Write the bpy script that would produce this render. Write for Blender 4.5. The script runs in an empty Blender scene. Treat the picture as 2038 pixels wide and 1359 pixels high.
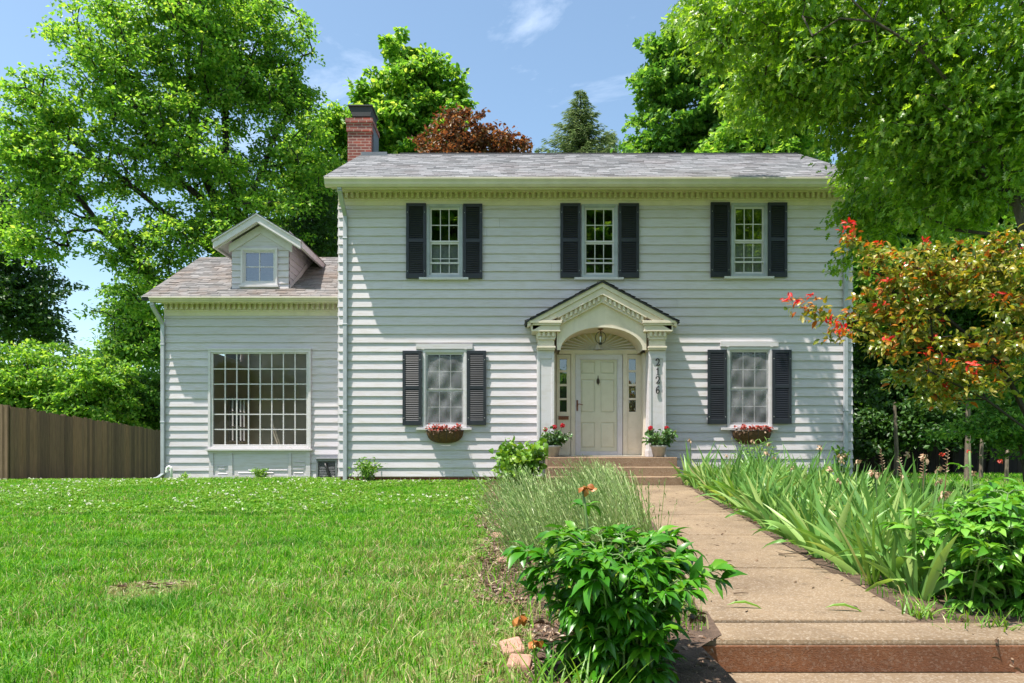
import bpy, math, random
import numpy as np
from mathutils import Vector, Matrix

# ------------------------------------------------------------------ camera, sky, sun, exposure
C = bpy.context.scene
COL = C.collection
F, CX, HY, EYE = 1359.0, 1019.0, 893.0, 0.78      # focal length in photo pixels, centre column, horizon row, eye height (m)
cam = bpy.data.cameras.new('camera')
cam.lens, cam.sensor_width = 24.0, 36.0
cam.shift_y = (HY - 679.5) / 2038.0
cam.clip_start, cam.clip_end = 0.1, 3000
cam_o = bpy.data.objects.new('camera', cam)
COL.objects.link(cam_o)
cam_o.location = (0, 0, EYE)
cam_o.rotation_euler = (math.radians(90), 0, 0)
C.camera = cam_o

TO_SUN = Vector((-1.75, -1.0, 5.0)).normalized()
sun = bpy.data.lights.new('sun', 'SUN')
sun.energy, sun.angle, sun.color = 5.0, math.radians(0.53), (1.0, 0.95, 0.86)
sun_o = bpy.data.objects.new('sun', sun)
COL.objects.link(sun_o)
sun_o.location = (-20, -10, 60)
sun_o.rotation_euler = (-TO_SUN).to_track_quat('-Z', 'Y').to_euler()

W = bpy.data.worlds.new('World')
C.world = W
W.use_nodes = True
nt = W.node_tree
bg = nt.nodes['Background']
sky = nt.nodes.new('ShaderNodeTexSky')
sky.sky_type = 'NISHITA'
sky.sun_disc = False
sky.sun_elevation = math.asin(TO_SUN.z)
sky.sun_rotation = math.atan2(TO_SUN.x, TO_SUN.y)
sky.air_density, sky.dust_density, sky.ozone_density = 1.0, 1.4, 1.3
tc = nt.nodes.new('ShaderNodeTexCoord')
mp = nt.nodes.new('ShaderNodeMapping')
mp.inputs['Scale'].default_value = (1.6, 1.6, 3.4)
mp.inputs['Location'].default_value = (0.35, 0.2, 0.1)
nz = nt.nodes.new('ShaderNodeTexNoise')
nz.inputs['Scale'].default_value = 2.6
nz.inputs['Detail'].default_value = 7
nz.inputs['Roughness'].default_value = 0.58
nz.inputs['Distortion'].default_value = 0.5
rp = nt.nodes.new('ShaderNodeValToRGB')
rp.color_ramp.elements[0].position, rp.color_ramp.elements[0].color = 0.53, (0, 0, 0, 1)
rp.color_ramp.elements[1].position, rp.color_ramp.elements[1].color = 0.80, (0.34, 0.34, 0.34, 1)
mx = nt.nodes.new('ShaderNodeMixRGB')
mx.inputs['Color2'].default_value = (10.5, 11.0, 12.0, 1)
nt.links.new(tc.outputs['Generated'], mp.inputs['Vector'])
nt.links.new(mp.outputs['Vector'], nz.inputs['Vector'])
nt.links.new(nz.outputs['Fac'], rp.inputs['Fac'])
nt.links.new(rp.outputs['Color'], mx.inputs['Fac'])
tint = nt.nodes.new('ShaderNodeMixRGB')
tint.blend_type = 'MULTIPLY'
tint.inputs['Fac'].default_value = 1.0
tint.inputs['Color2'].default_value = (1.06, 1.12, 1.05, 1)
nt.links.new(sky.outputs['Color'], tint.inputs['Color1'])
nt.links.new(tint.outputs['Color'], mx.inputs['Color1'])
nt.links.new(mx.outputs['Color'], bg.inputs['Color'])
bg.inputs['Strength'].default_value = 0.122

C.view_settings.view_transform = 'Standard'
C.view_settings.look = 'None'
C.view_settings.exposure = 0.95
C.view_settings.gamma = 1.0
C.render.engine = 'CYCLES'
C.cycles.max_bounces = 8
C.cycles.transparent_max_bounces = 12
C.cycles.use_denoising = True

# ------------------------------------------------------------------ helpers
PI = math.pi
R = random.Random(7)
RN = np.random.default_rng(11)

def X(px, y): return (px - CX) * y / F
def Z(py, y): return EYE + (HY - py) * y / F

ORG = {}
def tag(o, label=None, cat=None, group=None, kind=None):
    if label: o['label'] = label
    if cat: o['category'] = cat
    if group: o['group'] = group
    if kind: o['kind'] = kind
    return o

def thing(name, label, cat, loc=(0, 0, 0), group=None, rz=0.0):
    o = bpy.data.objects.new(name, None)
    o.empty_display_size = 0.2
    COL.objects.link(o)
    o.location = loc
    o.rotation_euler = (0, 0, rz)
    ORG[o.name] = Vector(loc)
    return tag(o, label, cat, group)

def link_mesh(name, me, parent=None):
    o = bpy.data.objects.new(name, me)
    COL.objects.link(o)
    if parent is not None:
        o.parent = parent
        ORG[o.name] = ORG.get(parent.name, Vector((0, 0, 0)))
    return o

class MB:
    """collects geometry in world (or thing-local) coordinates and links it as one mesh object"""
    def __init__(s): s.v, s.f, s.m = [], [], []
    def add(s, vs, fs, m=0):
        n = len(s.v)
        s.v.extend([tuple(v) for v in vs])
        for f in fs:
            s.f.append(tuple(i + n for i in f)); s.m.append(m)
    def quad(s, a, b, c, d, m=0): s.add([a, b, c, d], [(0, 1, 2, 3)], m)
    def box(s, x0, x1, y0, y1, z0, z1, m=0):
        if x0 > x1: x0, x1 = x1, x0
        if y0 > y1: y0, y1 = y1, y0
        if z0 > z1: z0, z1 = z1, z0
        s.add([(x0, y0, z0), (x1, y0, z0), (x1, y1, z0), (x0, y1, z0), (x0, y0, z1), (x1, y0, z1), (x1, y1, z1), (x0, y1, z1)],
              [(0, 3, 2, 1), (4, 5, 6, 7), (0, 1, 5, 4), (1, 2, 6, 5), (2, 3, 7, 6), (3, 0, 4, 7)], m)
    def prism(s, poly, axis, a, b, m=0):
        """poly in the two other axes (x,z for axis y; y,z for axis x; x,y for axis z)"""
        def P(p, t):
            return (p[0], t, p[1]) if axis == 'y' else (t, p[0], p[1]) if axis == 'x' else (p[0], p[1], t)
        n = len(poly)
        vs = [P(p, a) for p in poly] + [P(p, b) for p in poly]
        fs = [tuple(range(n)), tuple(range(2 * n - 1, n - 1, -1))]
        fs += [(i, i + n, (i + 1) % n + n, (i + 1) % n) for i in range(n)]
        s.add(vs, fs, m)
    def tube(s, pts, r, n=8, m=0, caps=True):
        pts = [Vector(p) for p in pts]
        k = len(pts)
        rs = r if isinstance(r, (list, tuple)) else [r] * k
        vs, fs = [], []
        up = None
        for i, p in enumerate(pts):
            d = (pts[min(i + 1, k - 1)] - pts[max(i - 1, 0)]).normalized()
            if up is None:
                up = Vector((0, 0, 1)) if abs(d.z) < 0.9 else Vector((1, 0, 0))
            a = d.cross(up)
            if a.length < 1e-4: a = d.cross(Vector((0, 1, 0)))
            a.normalize(); b = a.cross(d).normalized(); up = b
            for j in range(n):
                t = 2 * PI * j / n
                vs.append(p + (a * math.cos(t) + b * math.sin(t)) * rs[i])
        for i in range(k - 1):
            for j in range(n):
                fs.append((i * n + j, i * n + (j + 1) % n, (i + 1) * n + (j + 1) % n, (i + 1) * n + j))
        if caps:
            fs.append(tuple(range(n - 1, -1, -1))); fs.append(tuple((k - 1) * n + j for j in range(n)))
        s.add(vs, fs, m)
    def lathe(s, c, prof, n=20, m=0):
        vs, fs = [], []
        for r, z in prof:
            for j in range(n):
                t = 2 * PI * j / n
                vs.append((c[0] + r * math.cos(t), c[1] + r * math.sin(t), c[2] + z))
        for i in range(len(prof) - 1):
            for j in range(n):
                fs.append((i * n + j, i * n + (j + 1) % n, (i + 1) * n + (j + 1) % n, (i + 1) * n + j))
        s.add(vs, fs, m)
    def ring(s, x0, x1, z0, z1, w, y0, y1, m=0, wb=None, wt=None):
        """a rectangular frame in the x-z plane, butt-jointed"""
        wb = w if wb is None else wb; wt = w if wt is None else wt
        s.box(x0, x0 + w, y0, y1, z0, z1, m); s.box(x1 - w, x1, y0, y1, z0, z1, m)
        s.box(x0 + w, x1 - w, y0, y1, z0, z0 + wb, m); s.box(x0 + w, x1 - w, y0, y1, z1 - wt, z1, m)
    def build(s, name, mats, parent=None, smooth=False, bevel=0.0, local=False):
        me = bpy.data.meshes.new(name)
        off = Vector((0, 0, 0)) if (parent is None or local) else ORG.get(parent.name, Vector((0, 0, 0)))
        me.from_pydata([(v[0] - off.x, v[1] - off.y, v[2] - off.z) for v in s.v], [], s.f)
        mats = mats if isinstance(mats, (list, tuple)) else [mats]
        for mm in mats: me.materials.append(mm)
        if len(mats) > 1: me.polygons.foreach_set('material_index', s.m)
        if smooth: me.polygons.foreach_set('use_smooth', [True] * len(s.f))
        me.update()
        o = link_mesh(name, me, parent)
        if bevel:
            b = o.modifiers.new('bevel', 'BEVEL'); b.width = bevel; b.segments = 2; b.limit_method = 'ANGLE'
        return o

def mesh_np(name, V, polys, mats, parent=None, smooth=False, local=False):
    """V (N,3); polys: list of (faces (M,k) int array, material index int or (M,) array)"""
    V = np.asarray(V, dtype=np.float64)
    if parent is not None and not local:
        o = ORG.get(parent.name, Vector((0, 0, 0)))
        V = V - np.array([o.x, o.y, o.z])
    me = bpy.data.meshes.new(name)
    me.vertices.add(len(V))
    me.vertices.foreach_set('co', V.astype(np.float32).ravel())
    loops = np.concatenate([p.ravel() for p, _ in polys]).astype(np.int32)
    tot = np.concatenate([np.full(len(p), p.shape[1]) for p, _ in polys])
    start = np.concatenate([[0], np.cumsum(tot)[:-1]]).astype(np.int32)
    me.loops.add(len(loops)); me.loops.foreach_set('vertex_index', loops)
    me.polygons.add(len(start)); me.polygons.foreach_set('loop_start', start)
    mi = np.concatenate([np.full(len(p), m) if np.isscalar(m) else np.asarray(m) for p, m in polys]).astype(np.int32)
    mats = mats if isinstance(mats, (list, tuple)) else [mats]
    for mm in mats: me.materials.append(mm)
    me.polygons.foreach_set('material_index', mi)
    me.polygons.foreach_set('use_smooth', np.full(len(start), bool(smooth)))
    me.update(calc_edges=True)
    return link_mesh(name, me, parent)

def copy_tree(o, parent=None):
    c = o.copy(); COL.objects.link(c)
    if parent is not None: c.parent = parent
    for ch in list(o.children): copy_tree(ch, c)
    return c

# ------------------------------------------------------------------ materials
def nodes(name):
    m = bpy.data.materials.new(name)
    m.use_nodes = True
    t = m.node_tree
    return m, t, t.nodes['Principled BSDF']

def N(t, kind, **kw):
    n = t.nodes.new(kind)
    for k, v in kw.items():
        if k in n.inputs: n.inputs[k].default_value = v
        else: setattr(n, k, v)
    return n

def rgba(c): return (c[0], c[1], c[2], 1.0)

def ramp(t, fac, stops):
    r = N(t, 'ShaderNodeValToRGB')
    e = r.color_ramp.elements
    while len(e) < len(stops): e.new(0.5)
    for q, (p, c) in zip(e, stops):
        q.position = p; q.color = rgba(c) if len(c) == 3 else c
    t.links.new(fac, r.inputs['Fac'])
    return r.outputs['Color']

def coords(t, scale=(1, 1, 1), kind='Object'):
    c = N(t, 'ShaderNodeTexCoord'); m = N(t, 'ShaderNodeMapping')
    m.inputs['Scale'].default_value = scale
    t.links.new(c.outputs[kind], m.inputs['Vector'])
    return m.outputs['Vector']

def noise(t, vec, scale, detail=4, rough=0.55):
    n = N(t, 'ShaderNodeTexNoise', Scale=scale, Detail=detail, Roughness=rough)
    t.links.new(vec, n.inputs['Vector'])
    return n.outputs['Fac']

def mix(t, fac, a, b, mode='MIX'):
    m = N(t, 'ShaderNodeMixRGB', blend_type=mode)
    for k, v in (('Fac', fac), ('Color1', a), ('Color2', b)):
        if hasattr(v, 'is_linked') or hasattr(v, 'links'): t.links.new(v, m.inputs[k])
        elif k == 'Fac': m.inputs[k].default_value = v
        else: m.inputs[k].default_value = rgba(v)
    return m.outputs['Color']

def bump(t, bsdf, h, strength=0.3, dist=0.01):
    b = N(t, 'ShaderNodeBump', Strength=strength, Distance=dist)
    t.links.new(h, b.inputs['Height']); t.links.new(b.outputs['Normal'], bsdf.inputs['Normal'])

def island(t):
    return N(t, 'ShaderNodeNewGeometry').outputs['Random Per Island']

def plain(name, col, rough=0.5, metal=0.0, var=0.25, scale=6.0, bmp=0.0, spec=0.5):
    m, t, b = nodes(name)
    v = coords(t)
    n = noise(t, v, scale, 5, 0.6)
    c = ramp(t, n, [(0.3, tuple(x * (1 - var) for x in col)), (0.65, col)])
    t.links.new(c, b.inputs['Base Color'])
    b.inputs['Roughness'].default_value = rough
    b.inputs['Metallic'].default_value = metal
    b.inputs['Specular IOR Level'].default_value = spec
    if bmp: bump(t, b, noise(t, v, scale * 8, 3), bmp, 0.004)
    return m

def paint(name, col, dirt=(0.42, 0.36, 0.26), amount=0.5, grain=(1.2, 1.2, 14), board=0.06, rough=0.55):
    """aged house paint: board to board tint, streaks of grime, fine chips, brushed bump"""
    m, t, b = nodes(name)
    v = coords(t)
    vs = coords(t, grain)
    n1 = noise(t, vs, 2.2, 6, 0.65)
    n2 = noise(t, v, 0.9, 4, 0.6)
    c = mix(t, ramp(t, n1, [(0.46, (0, 0, 0)), (0.74, (amount,) * 3)]), col, dirt)
    c = mix(t, ramp(t, n2, [(0.35, (0.25, 0.25, 0.25)), (0.7, (0, 0, 0))]), c, tuple(x * 0.80 for x in col))
    chip = ramp(t, noise(t, coords(t, (1.5, 1.5, 7)), 16, 5, 0.75), [(0.665, (0, 0, 0)), (0.70, (0.75, 0.75, 0.75))])
    c = mix(t, chip, c, (0.33, 0.29, 0.24))
    k = ramp(t, island(t), [(0, (1 - board,) * 3), (1, (1, 1, 1))])
    c = mix(t, 1.0, c, k, 'MULTIPLY')
    t.links.new(c, b.inputs['Base Color'])
    b.inputs['Roughness'].default_value = rough
    b.inputs['Specular IOR Level'].default_value = 0.35
    bump(t, b, noise(t, coords(t, (3, 3, 40)), 4, 5, 0.7), 0.35, 0.004)
    return m

def leafmat(name, stops, trans=0.35, tcol=None, rough=0.45, spec=0.4):
    m, t, b = nodes(name)
    c = ramp(t, island(t), stops)
    t.links.new(c, b.inputs['Base Color'])
    b.inputs['Roughness'].default_value = rough
    b.inputs['Specular IOR Level'].default_value = spec
    tr = N(t, 'ShaderNodeBsdfTranslucent')
    t.links.new(mix(t, 1.0, c, tcol or (1.35, 1.25, 0.5), 'MULTIPLY'), tr.inputs['Color'])
    ms = N(t, 'ShaderNodeMixShader'); ms.inputs['Fac'].default_value = trans
    t.links.new(b.outputs['BSDF'], ms.inputs[1]); t.links.new(tr.outputs['BSDF'], ms.inputs[2])
    out = t.nodes['Material Output']
    t.links.new(ms.outputs['Shader'], out.inputs['Surface'])
    return m

def shingles(name, base, stain, amount):
    m, t, b = nodes(name)
    v = coords(t)
    k = ramp(t, island(t), [(0, tuple(x * 0.72 for x in base)), (0.5, base), (1, tuple(min(1, x * 1.25) for x in base))])
    n = noise(t, v, 0.9, 6, 0.7)
    c = mix(t, ramp(t, n, [(0.45, (0, 0, 0)), (0.72, (amount,) * 3)]), k, stain)
    g = noise(t, v, 90, 2)
    c = mix(t, 0.35, c, ramp(t, g, [(0.3, (0.25, 0.25, 0.25)), (0.7, (0.95, 0.95, 0.95))]), 'OVERLAY')
    t.links.new(c, b.inputs['Base Color'])
    b.inputs['Roughness'].default_value = 0.9
    bump(t, b, g, 0.5, 0.004)
    return m

M = {}
M['siding'] = paint('white_siding_paint', (0.60, 0.555, 0.595), amount=0.65, board=0.10)
M['wing'] = paint('white_wing_paint', (0.585, 0.54, 0.59), amount=0.7, board=0.10)
M['trim'] = paint('cream_trim_paint', (0.70, 0.615, 0.505), amount=0.40, grain=(2, 2, 2), board=0.05)
M['white'] = paint('white_trim_paint', (0.60, 0.565, 0.59), amount=0.40, grain=(3, 3, 6), board=0.03)
M['door'] = paint('pale_door_paint', (0.60, 0.57, 0.455), amount=0.30, grain=(3, 3, 3), board=0.0, rough=0.4)
M['gutter'] = plain('painted_gutter', (0.60, 0.53, 0.43), 0.35, var=0.15, scale=3)
M['spout'] = plain('painted_downspout', (0.40, 0.415, 0.455), 0.4, var=0.25, scale=4)
M['shutter'] = plain('charcoal_shutter_paint', (0.016, 0.018, 0.027), 0.45, var=0.35, scale=5)
M['black'] = plain('black_iron', (0.015, 0.015, 0.015), 0.45, var=0.2)
M['bronze'] = plain('dark_bronze', (0.06, 0.04, 0.025), 0.4, 0.6)
M['rust'] = plain('rusty_brass', (0.20, 0.07, 0.035), 0.5, 0.4)
M['roof'] = shingles('grey_shingles', (0.205, 0.202, 0.215), (0.13, 0.10, 0.10), 0.55)
M['roofw'] = shingles('weathered_shingles', (0.165, 0.155, 0.155), (0.19, 0.105, 0.055), 0.5)
M['roofd'] = shingles('dark_shingles', (0.06, 0.05, 0.05), (0.10, 0.07, 0.05), 0.5)
M['ridge'] = plain('ridge_cap_tar', (0.035, 0.035, 0.04), 0.8)
M['curtain'] = plain('grey_window_film', (0.30, 0.30, 0.32), 0.7, var=0.35, scale=2.2)
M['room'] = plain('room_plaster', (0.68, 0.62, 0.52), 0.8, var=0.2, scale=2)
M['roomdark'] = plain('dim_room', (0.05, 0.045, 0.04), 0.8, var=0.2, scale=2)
M['flashing'] = plain('lead_flashing', (0.16, 0.17, 0.19), 0.5, 0.5)
M['pvc'] = plain('white_pipe', (0.80, 0.79, 0.75), 0.35, var=0.15)
M['greyplastic'] = plain('grey_plastic', (0.17, 0.18, 0.19), 0.5)
M['darkgrille'] = plain('dark_grille', (0.05, 0.052, 0.055), 0.55)
M['pot'] = plain('pale_clay_pot', (0.50, 0.46, 0.41), 0.75, var=0.3, scale=9)
M['coco'] = plain('coco_fibre', (0.15, 0.075, 0.03), 0.95, var=0.6, scale=30, bmp=0.8)
M['wire'] = plain('dark_wire', (0.03, 0.028, 0.025), 0.5)
M['meter'] = plain('meter_housing', (0.55, 0.56, 0.56), 0.4)

def brickmat():
    m, t, b = nodes('red_brick')
    c = N(t, 'ShaderNodeTexCoord'); s = N(t, 'ShaderNodeSeparateXYZ'); ad = N(t, 'ShaderNodeMath', operation='ADD'); cb = N(t, 'ShaderNodeCombineXYZ')
    t.links.new(c.outputs['Object'], s.inputs[0])
    t.links.new(s.outputs['X'], ad.inputs[0]); t.links.new(s.outputs['Y'], ad.inputs[1])
    t.links.new(ad.outputs[0], cb.inputs['X']); t.links.new(s.outputs['Z'], cb.inputs['Y'])
    br = N(t, 'ShaderNodeTexBrick')
    for k, v in (('Color1', rgba((0.30, 0.055, 0.035))), ('Color2', rgba((0.14, 0.035, 0.03))), ('Mortar', rgba((0.42, 0.32, 0.28))),
                 ('Scale', 1.0), ('Mortar Size', 0.007), ('Brick Width', 0.215), ('Row Height', 0.075), ('Bias', -0.1)):
        br.inputs[k].default_value = v
    t.links.new(cb.outputs[0], br.inputs['Vector'])
    n = noise(t, c.outputs['Object'], 3, 5, 0.7)
    cc = mix(t, ramp(t, n, [(0.4, (0, 0, 0)), (0.75, (0.6, 0.6, 0.6))]), br.outputs['Color'], (0.10, 0.05, 0.05))
    t.links.new(cc, b.inputs['Base Color'])
    b.inputs['Roughness'].default_value = 0.85
    bump(t, b, br.outputs['Fac'], -0.6, 0.01)
    return m
M['brick'] = brickmat()

def glassmat(name, refl, tint=(0.9, 0.92, 0.92), wob=0.02):
    m, t, b = nodes(name)
    t.nodes.remove(b)
    tr = N(t, 'ShaderNodeBsdfTransparent'); tr.inputs['Color'].default_value = rgba(tint)
    gl = N(t, 'ShaderNodeBsdfGlossy'); gl.inputs['Roughness'].default_value = 0.01
    gl.inputs['Color'].default_value = (0.95, 0.97, 1, 1)
    bp = N(t, 'ShaderNodeBump', Strength=wob, Distance=0.05)
    t.links.new(noise(t, coords(t), 3.5, 2), bp.inputs['Height'])
    t.links.new(bp.outputs['Normal'], gl.inputs['Normal'])
    lw = N(t, 'ShaderNodeLayerWeight'); lw.inputs['Blend'].default_value = 0.25
    ma = N(t, 'ShaderNodeMath', operation='MULTIPLY_ADD', use_clamp=True)
    t.links.new(lw.outputs['Fresnel'], ma.inputs[0]); ma.inputs[1].default_value = 1.0; ma.inputs[2].default_value = refl
    ms = N(t, 'ShaderNodeMixShader')
    t.links.new(ma.outputs[0], ms.inputs['Fac']); t.links.new(tr.outputs[0], ms.inputs[1]); t.links.new(gl.outputs[0], ms.inputs[2])
    t.links.new(ms.outputs[0], t.nodes['Material Output'].inputs['Surface'])
    return m
M['glass'] = glassmat('window_glass', 0.16)
M['glassbay'] = glassmat('bay_glass', 0.0, (0.85, 0.85, 0.82))

def filmmat():
    m, t, b = nodes('rumpled_plastic_film')
    n = noise(t, coords(t), 3.0, 4, 0.6)
    t.links.new(ramp(t, n, [(0.3, (0.16, 0.16, 0.172)), (0.7, (0.44, 0.44, 0.46))]), b.inputs['Base Color'])
    b.inputs['Roughness'].default_value = 0.42
    tr = N(t, 'ShaderNodeBsdfTransparent')
    ms = N(t, 'ShaderNodeMixShader'); ms.inputs['Fac'].default_value = 0.46
    t.links.new(tr.outputs[0], ms.inputs[1]); t.links.new(b.outputs['BSDF'], ms.inputs[2])
    t.links.new(ms.outputs[0], t.nodes['Material Output'].inputs['Surface'])
    return m
M['film'] = filmmat()

def barkmat(name, col):
    m, t, b = nodes(name)
    v = coords(t, (6, 6, 1.2))
    n = noise(t, v, 3, 6, 0.7)
    t.links.new(ramp(t, n, [(0.35, tuple(x * 0.4 for x in col)), (0.7, col)]), b.inputs['Base Color'])
    b.inputs['Roughness'].default_value = 0.95
    bump(t, b, n, 0.8, 0.03)
    return m
M['bark'] = barkmat('grey_bark', (0.10, 0.08, 0.065))
M['barkd'] = barkmat('dark_bark', (0.045, 0.036, 0.03))
M['barkp'] = barkmat('pale_bark', (0.26, 0.20, 0.15))

# leaves: each leaf its own tint
M['lf_bright'] = leafmat('bright_yellow_green_leaves', [(0, (0.070, 0.19, 0.030)), (0.45, (0.150, 0.335, 0.040)), (0.85, (0.28, 0.47, 0.06)), (1, (0.46, 0.56, 0.14))], 0.52, (1.5, 1.4, 0.7))
M['lf_mid'] = leafmat('mid_green_leaves', [(0, (0.050, 0.15, 0.025)), (0.6, (0.105, 0.26, 0.036)), (1, (0.26, 0.43, 0.08))], 0.48, (1.6, 1.45, 0.7))
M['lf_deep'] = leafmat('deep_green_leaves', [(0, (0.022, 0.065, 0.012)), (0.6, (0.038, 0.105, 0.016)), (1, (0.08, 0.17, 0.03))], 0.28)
M['lf_oak'] = leafmat('oak_leaves', [(0, (0.085, 0.19, 0.018)), (0.6, (0.165, 0.32, 0.03)), (0.92, (0.29, 0.45, 0.06)), (1, (0.50, 0.58, 0.26))], 0.55, (1.75, 1.6, 0.5), spec=0.6, rough=0.36)
M['lf_copper'] = leafmat('copper_leaves', [(0, (0.07, 0.035, 0.020)), (0.6, (0.135, 0.070, 0.033)), (1, (0.25, 0.17, 0.07))], 0.42, (1.6, 0.9, 0.6))
M['lf_spruce'] = leafmat('spruce_needles', [(0, (0.09, 0.14, 0.05)), (0.6, (0.18, 0.26, 0.085)), (1, (0.36, 0.42, 0.18))], 0.3, (1, 1, 1), rough=0.6)
M['lf_olive'] = leafmat('olive_bronze_leaves', [(0, (0.10, 0.17, 0.018)), (0.45, (0.20, 0.26, 0.03)), (0.8, (0.33, 0.28, 0.03)), (1, (0.50, 0.44, 0.16))], 0.42, (1.5, 1.3, 0.6), spec=0.6, rough=0.33)
M['lf_orange'] = leafmat('orange_leaves', [(0, (0.40, 0.10, 0.012)), (1, (0.50, 0.22, 0.02))], 0.4, (1.3, 0.9, 0.5))
M['lf_red'] = leafmat('red_new_leaves', [(0, (0.50, 0.012, 0.016)), (1, (0.68, 0.06, 0.03))], 0.35, (1.3, 0.7, 0.6))
M['lf_peony'] = leafmat('peony_leaves', [(0, (0.028, 0.135, 0.006)), (0.6, (0.052, 0.21, 0.008)), (0.96, (0.12, 0.30, 0.014)), (1, (0.30, 0.28, 0.05))], 0.30, spec=0.5, rough=0.36)
M['lf_peony2'] = leafmat('light_peony_leaves', [(0, (0.07, 0.23, 0.02)), (0.6, (0.12, 0.33, 0.03)), (1, (0.22, 0.42, 0.06))], 0.32, spec=0.45, rough=0.35)
M['lf_hydrangea'] = leafmat('hydrangea_leaves', [(0, (0.09, 0.21, 0.02)), (0.6, (0.14, 0.29, 0.03)), (1, (0.24, 0.38, 0.05))], 0.3)
M['lf_iris'] = leafmat('iris_leaves', [(0, (0.09, 0.22, 0.045)), (0.45, (0.16, 0.33, 0.07)), (0.85, (0.28, 0.45, 0.11)), (0.97, (0.42, 0.54, 0.18)), (1, (0.48, 0.44, 0.20))], 0.35, rough=0.4)
M['lf_lav'] = leafmat('lavender_stems', [(0, (0.16, 0.28, 0.07)), (0.6, (0.28, 0.40, 0.13)), (1, (0.50, 0.55, 0.28))], 0.25, (1, 1, 0.8))
M['lf_pot'] = leafmat('potted_leaves', [(0, (0.05, 0.12, 0.03)), (0.7, (0.09, 0.19, 0.05)), (1, (0.22, 0.30, 0.16))], 0.2, rough=0.3)
M['red'] = leafmat('red_petals', [(0, (0.42, 0.008, 0.022)), (1, (0.62, 0.02, 0.045))], 0.2, (1.2, 0.7, 0.7))
M['scarlet'] = leafmat('scarlet_petals', [(0, (0.30, 0.018, 0.010)), (1, (0.50, 0.06, 0.025))], 0.2, (1.2, 0.7, 0.6))
M['dry'] = leafmat('dry_leaves', [(0, (0.06, 0.032, 0.018)), (0.5, (0.15, 0.085, 0.05)), (0.85, (0.26, 0.17, 0.11)), (1, (0.40, 0.32, 0.24))], 0.1, (1, 0.9, 0.7))
M['wilt'] = leafmat('wilted_orange_petals', [(0, (0.30, 0.09, 0.02)), (1, (0.52, 0.24, 0.06))], 0.2, (1, 0.8, 0.5))
M['tan'] = leafmat('papery_tan_petals', [(0, (0.38, 0.22, 0.13)), (1, (0.60, 0.44, 0.30))], 0.25, (1, 0.9, 0.7))
M['clover'] = leafmat('white_clover', [(0, (0.55, 0.55, 0.42)), (1, (0.80, 0.79, 0.66))], 0.2, (1, 1, 0.9))
M['grass'] = leafmat('lawn_grass', [(0, (0.040, 0.17, 0.006)), (0.45, (0.090, 0.30, 0.010)), (0.8, (0.18, 0.42, 0.020)), (1, (0.36, 0.52, 0.07))], 0.40, (1.3, 1.3, 0.5), rough=0.5, spec=0.3)
M['grassdark'] = leafmat('dull_clump_grass', [(0, (0.040, 0.155, 0.010)), (0.6, (0.075, 0.25, 0.018)), (1, (0.14, 0.34, 0.03))], 0.36, (1.2, 1.2, 0.5), rough=0.5, spec=0.3)
M['fan'] = paint('shell_backing_paint', (0.62, 0.54, 0.42), amount=0.2, grain=(2, 2, 2), board=0.0)
M['straw'] = leafmat('straw_grass', [(0, (0.26, 0.22, 0.07)), (0.6, (0.38, 0.33, 0.14)), (1, (0.55, 0.49, 0.27))], 0.25, (1, 0.95, 0.7))
M['cloverleaf'] = leafmat('clover_leaves', [(0, (0.085, 0.20, 0.012)), (0.7, (0.14, 0.29, 0.02)), (1, (0.22, 0.37, 0.04))], 0.3)
M['twig'] = plain('dry_twig', (0.16, 0.11, 0.07), 0.9)
M['stem'] = plain('green_stem', (0.11, 0.19, 0.05), 0.6)
M['redstem'] = plain('reddish_stem', (0.20, 0.10, 0.05), 0.6)
M['edgebrick'] = plain('edging_brick', (0.42, 0.23, 0.17), 0.9, var=0.4, scale=12, bmp=0.5)

def lawnmat():
    m, t, b = nodes('lawn_soil')
    v = coords(t)
    n = noise(t, v, 0.7, 5, 0.6); n2 = noise(t, v, 22, 5, 0.7)
    a = mix(t, ramp(t, n2, [(0.35, (0, 0, 0)), (0.65, (1, 1, 1))]), (0.045, 0.11, 0.010), (0.09, 0.21, 0.012))
    c = mix(t, ramp(t, n, [(0.4, (0, 0, 0)), (0.75, (0.6, 0.6, 0.6))]), a, (0.17, 0.17, 0.05))
    t.links.new(c, b.inputs['Base Color']); b.inputs['Roughness'].default_value = 0.95
    bump(t, b, n2, 0.8, 0.02)
    return m
M['lawn'] = lawnmat()

def soilmat():
    m, t, b = nodes('mulch_soil')
    v = coords(t)
    n = noise(t, v, 9, 7, 0.75); n2 = noise(t, v, 45, 4, 0.7)
    c = ramp(t, n, [(0.3, (0.045, 0.028, 0.018)), (0.55, (0.12, 0.075, 0.05)), (0.75, (0.22, 0.15, 0.11))])
    t.links.new(c, b.inputs['Base Color']); b.inputs['Roughness'].default_value = 1.0
    bump(t, b, n2, 1.0, 0.03)
    return m
M['soil'] = soilmat()

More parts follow.
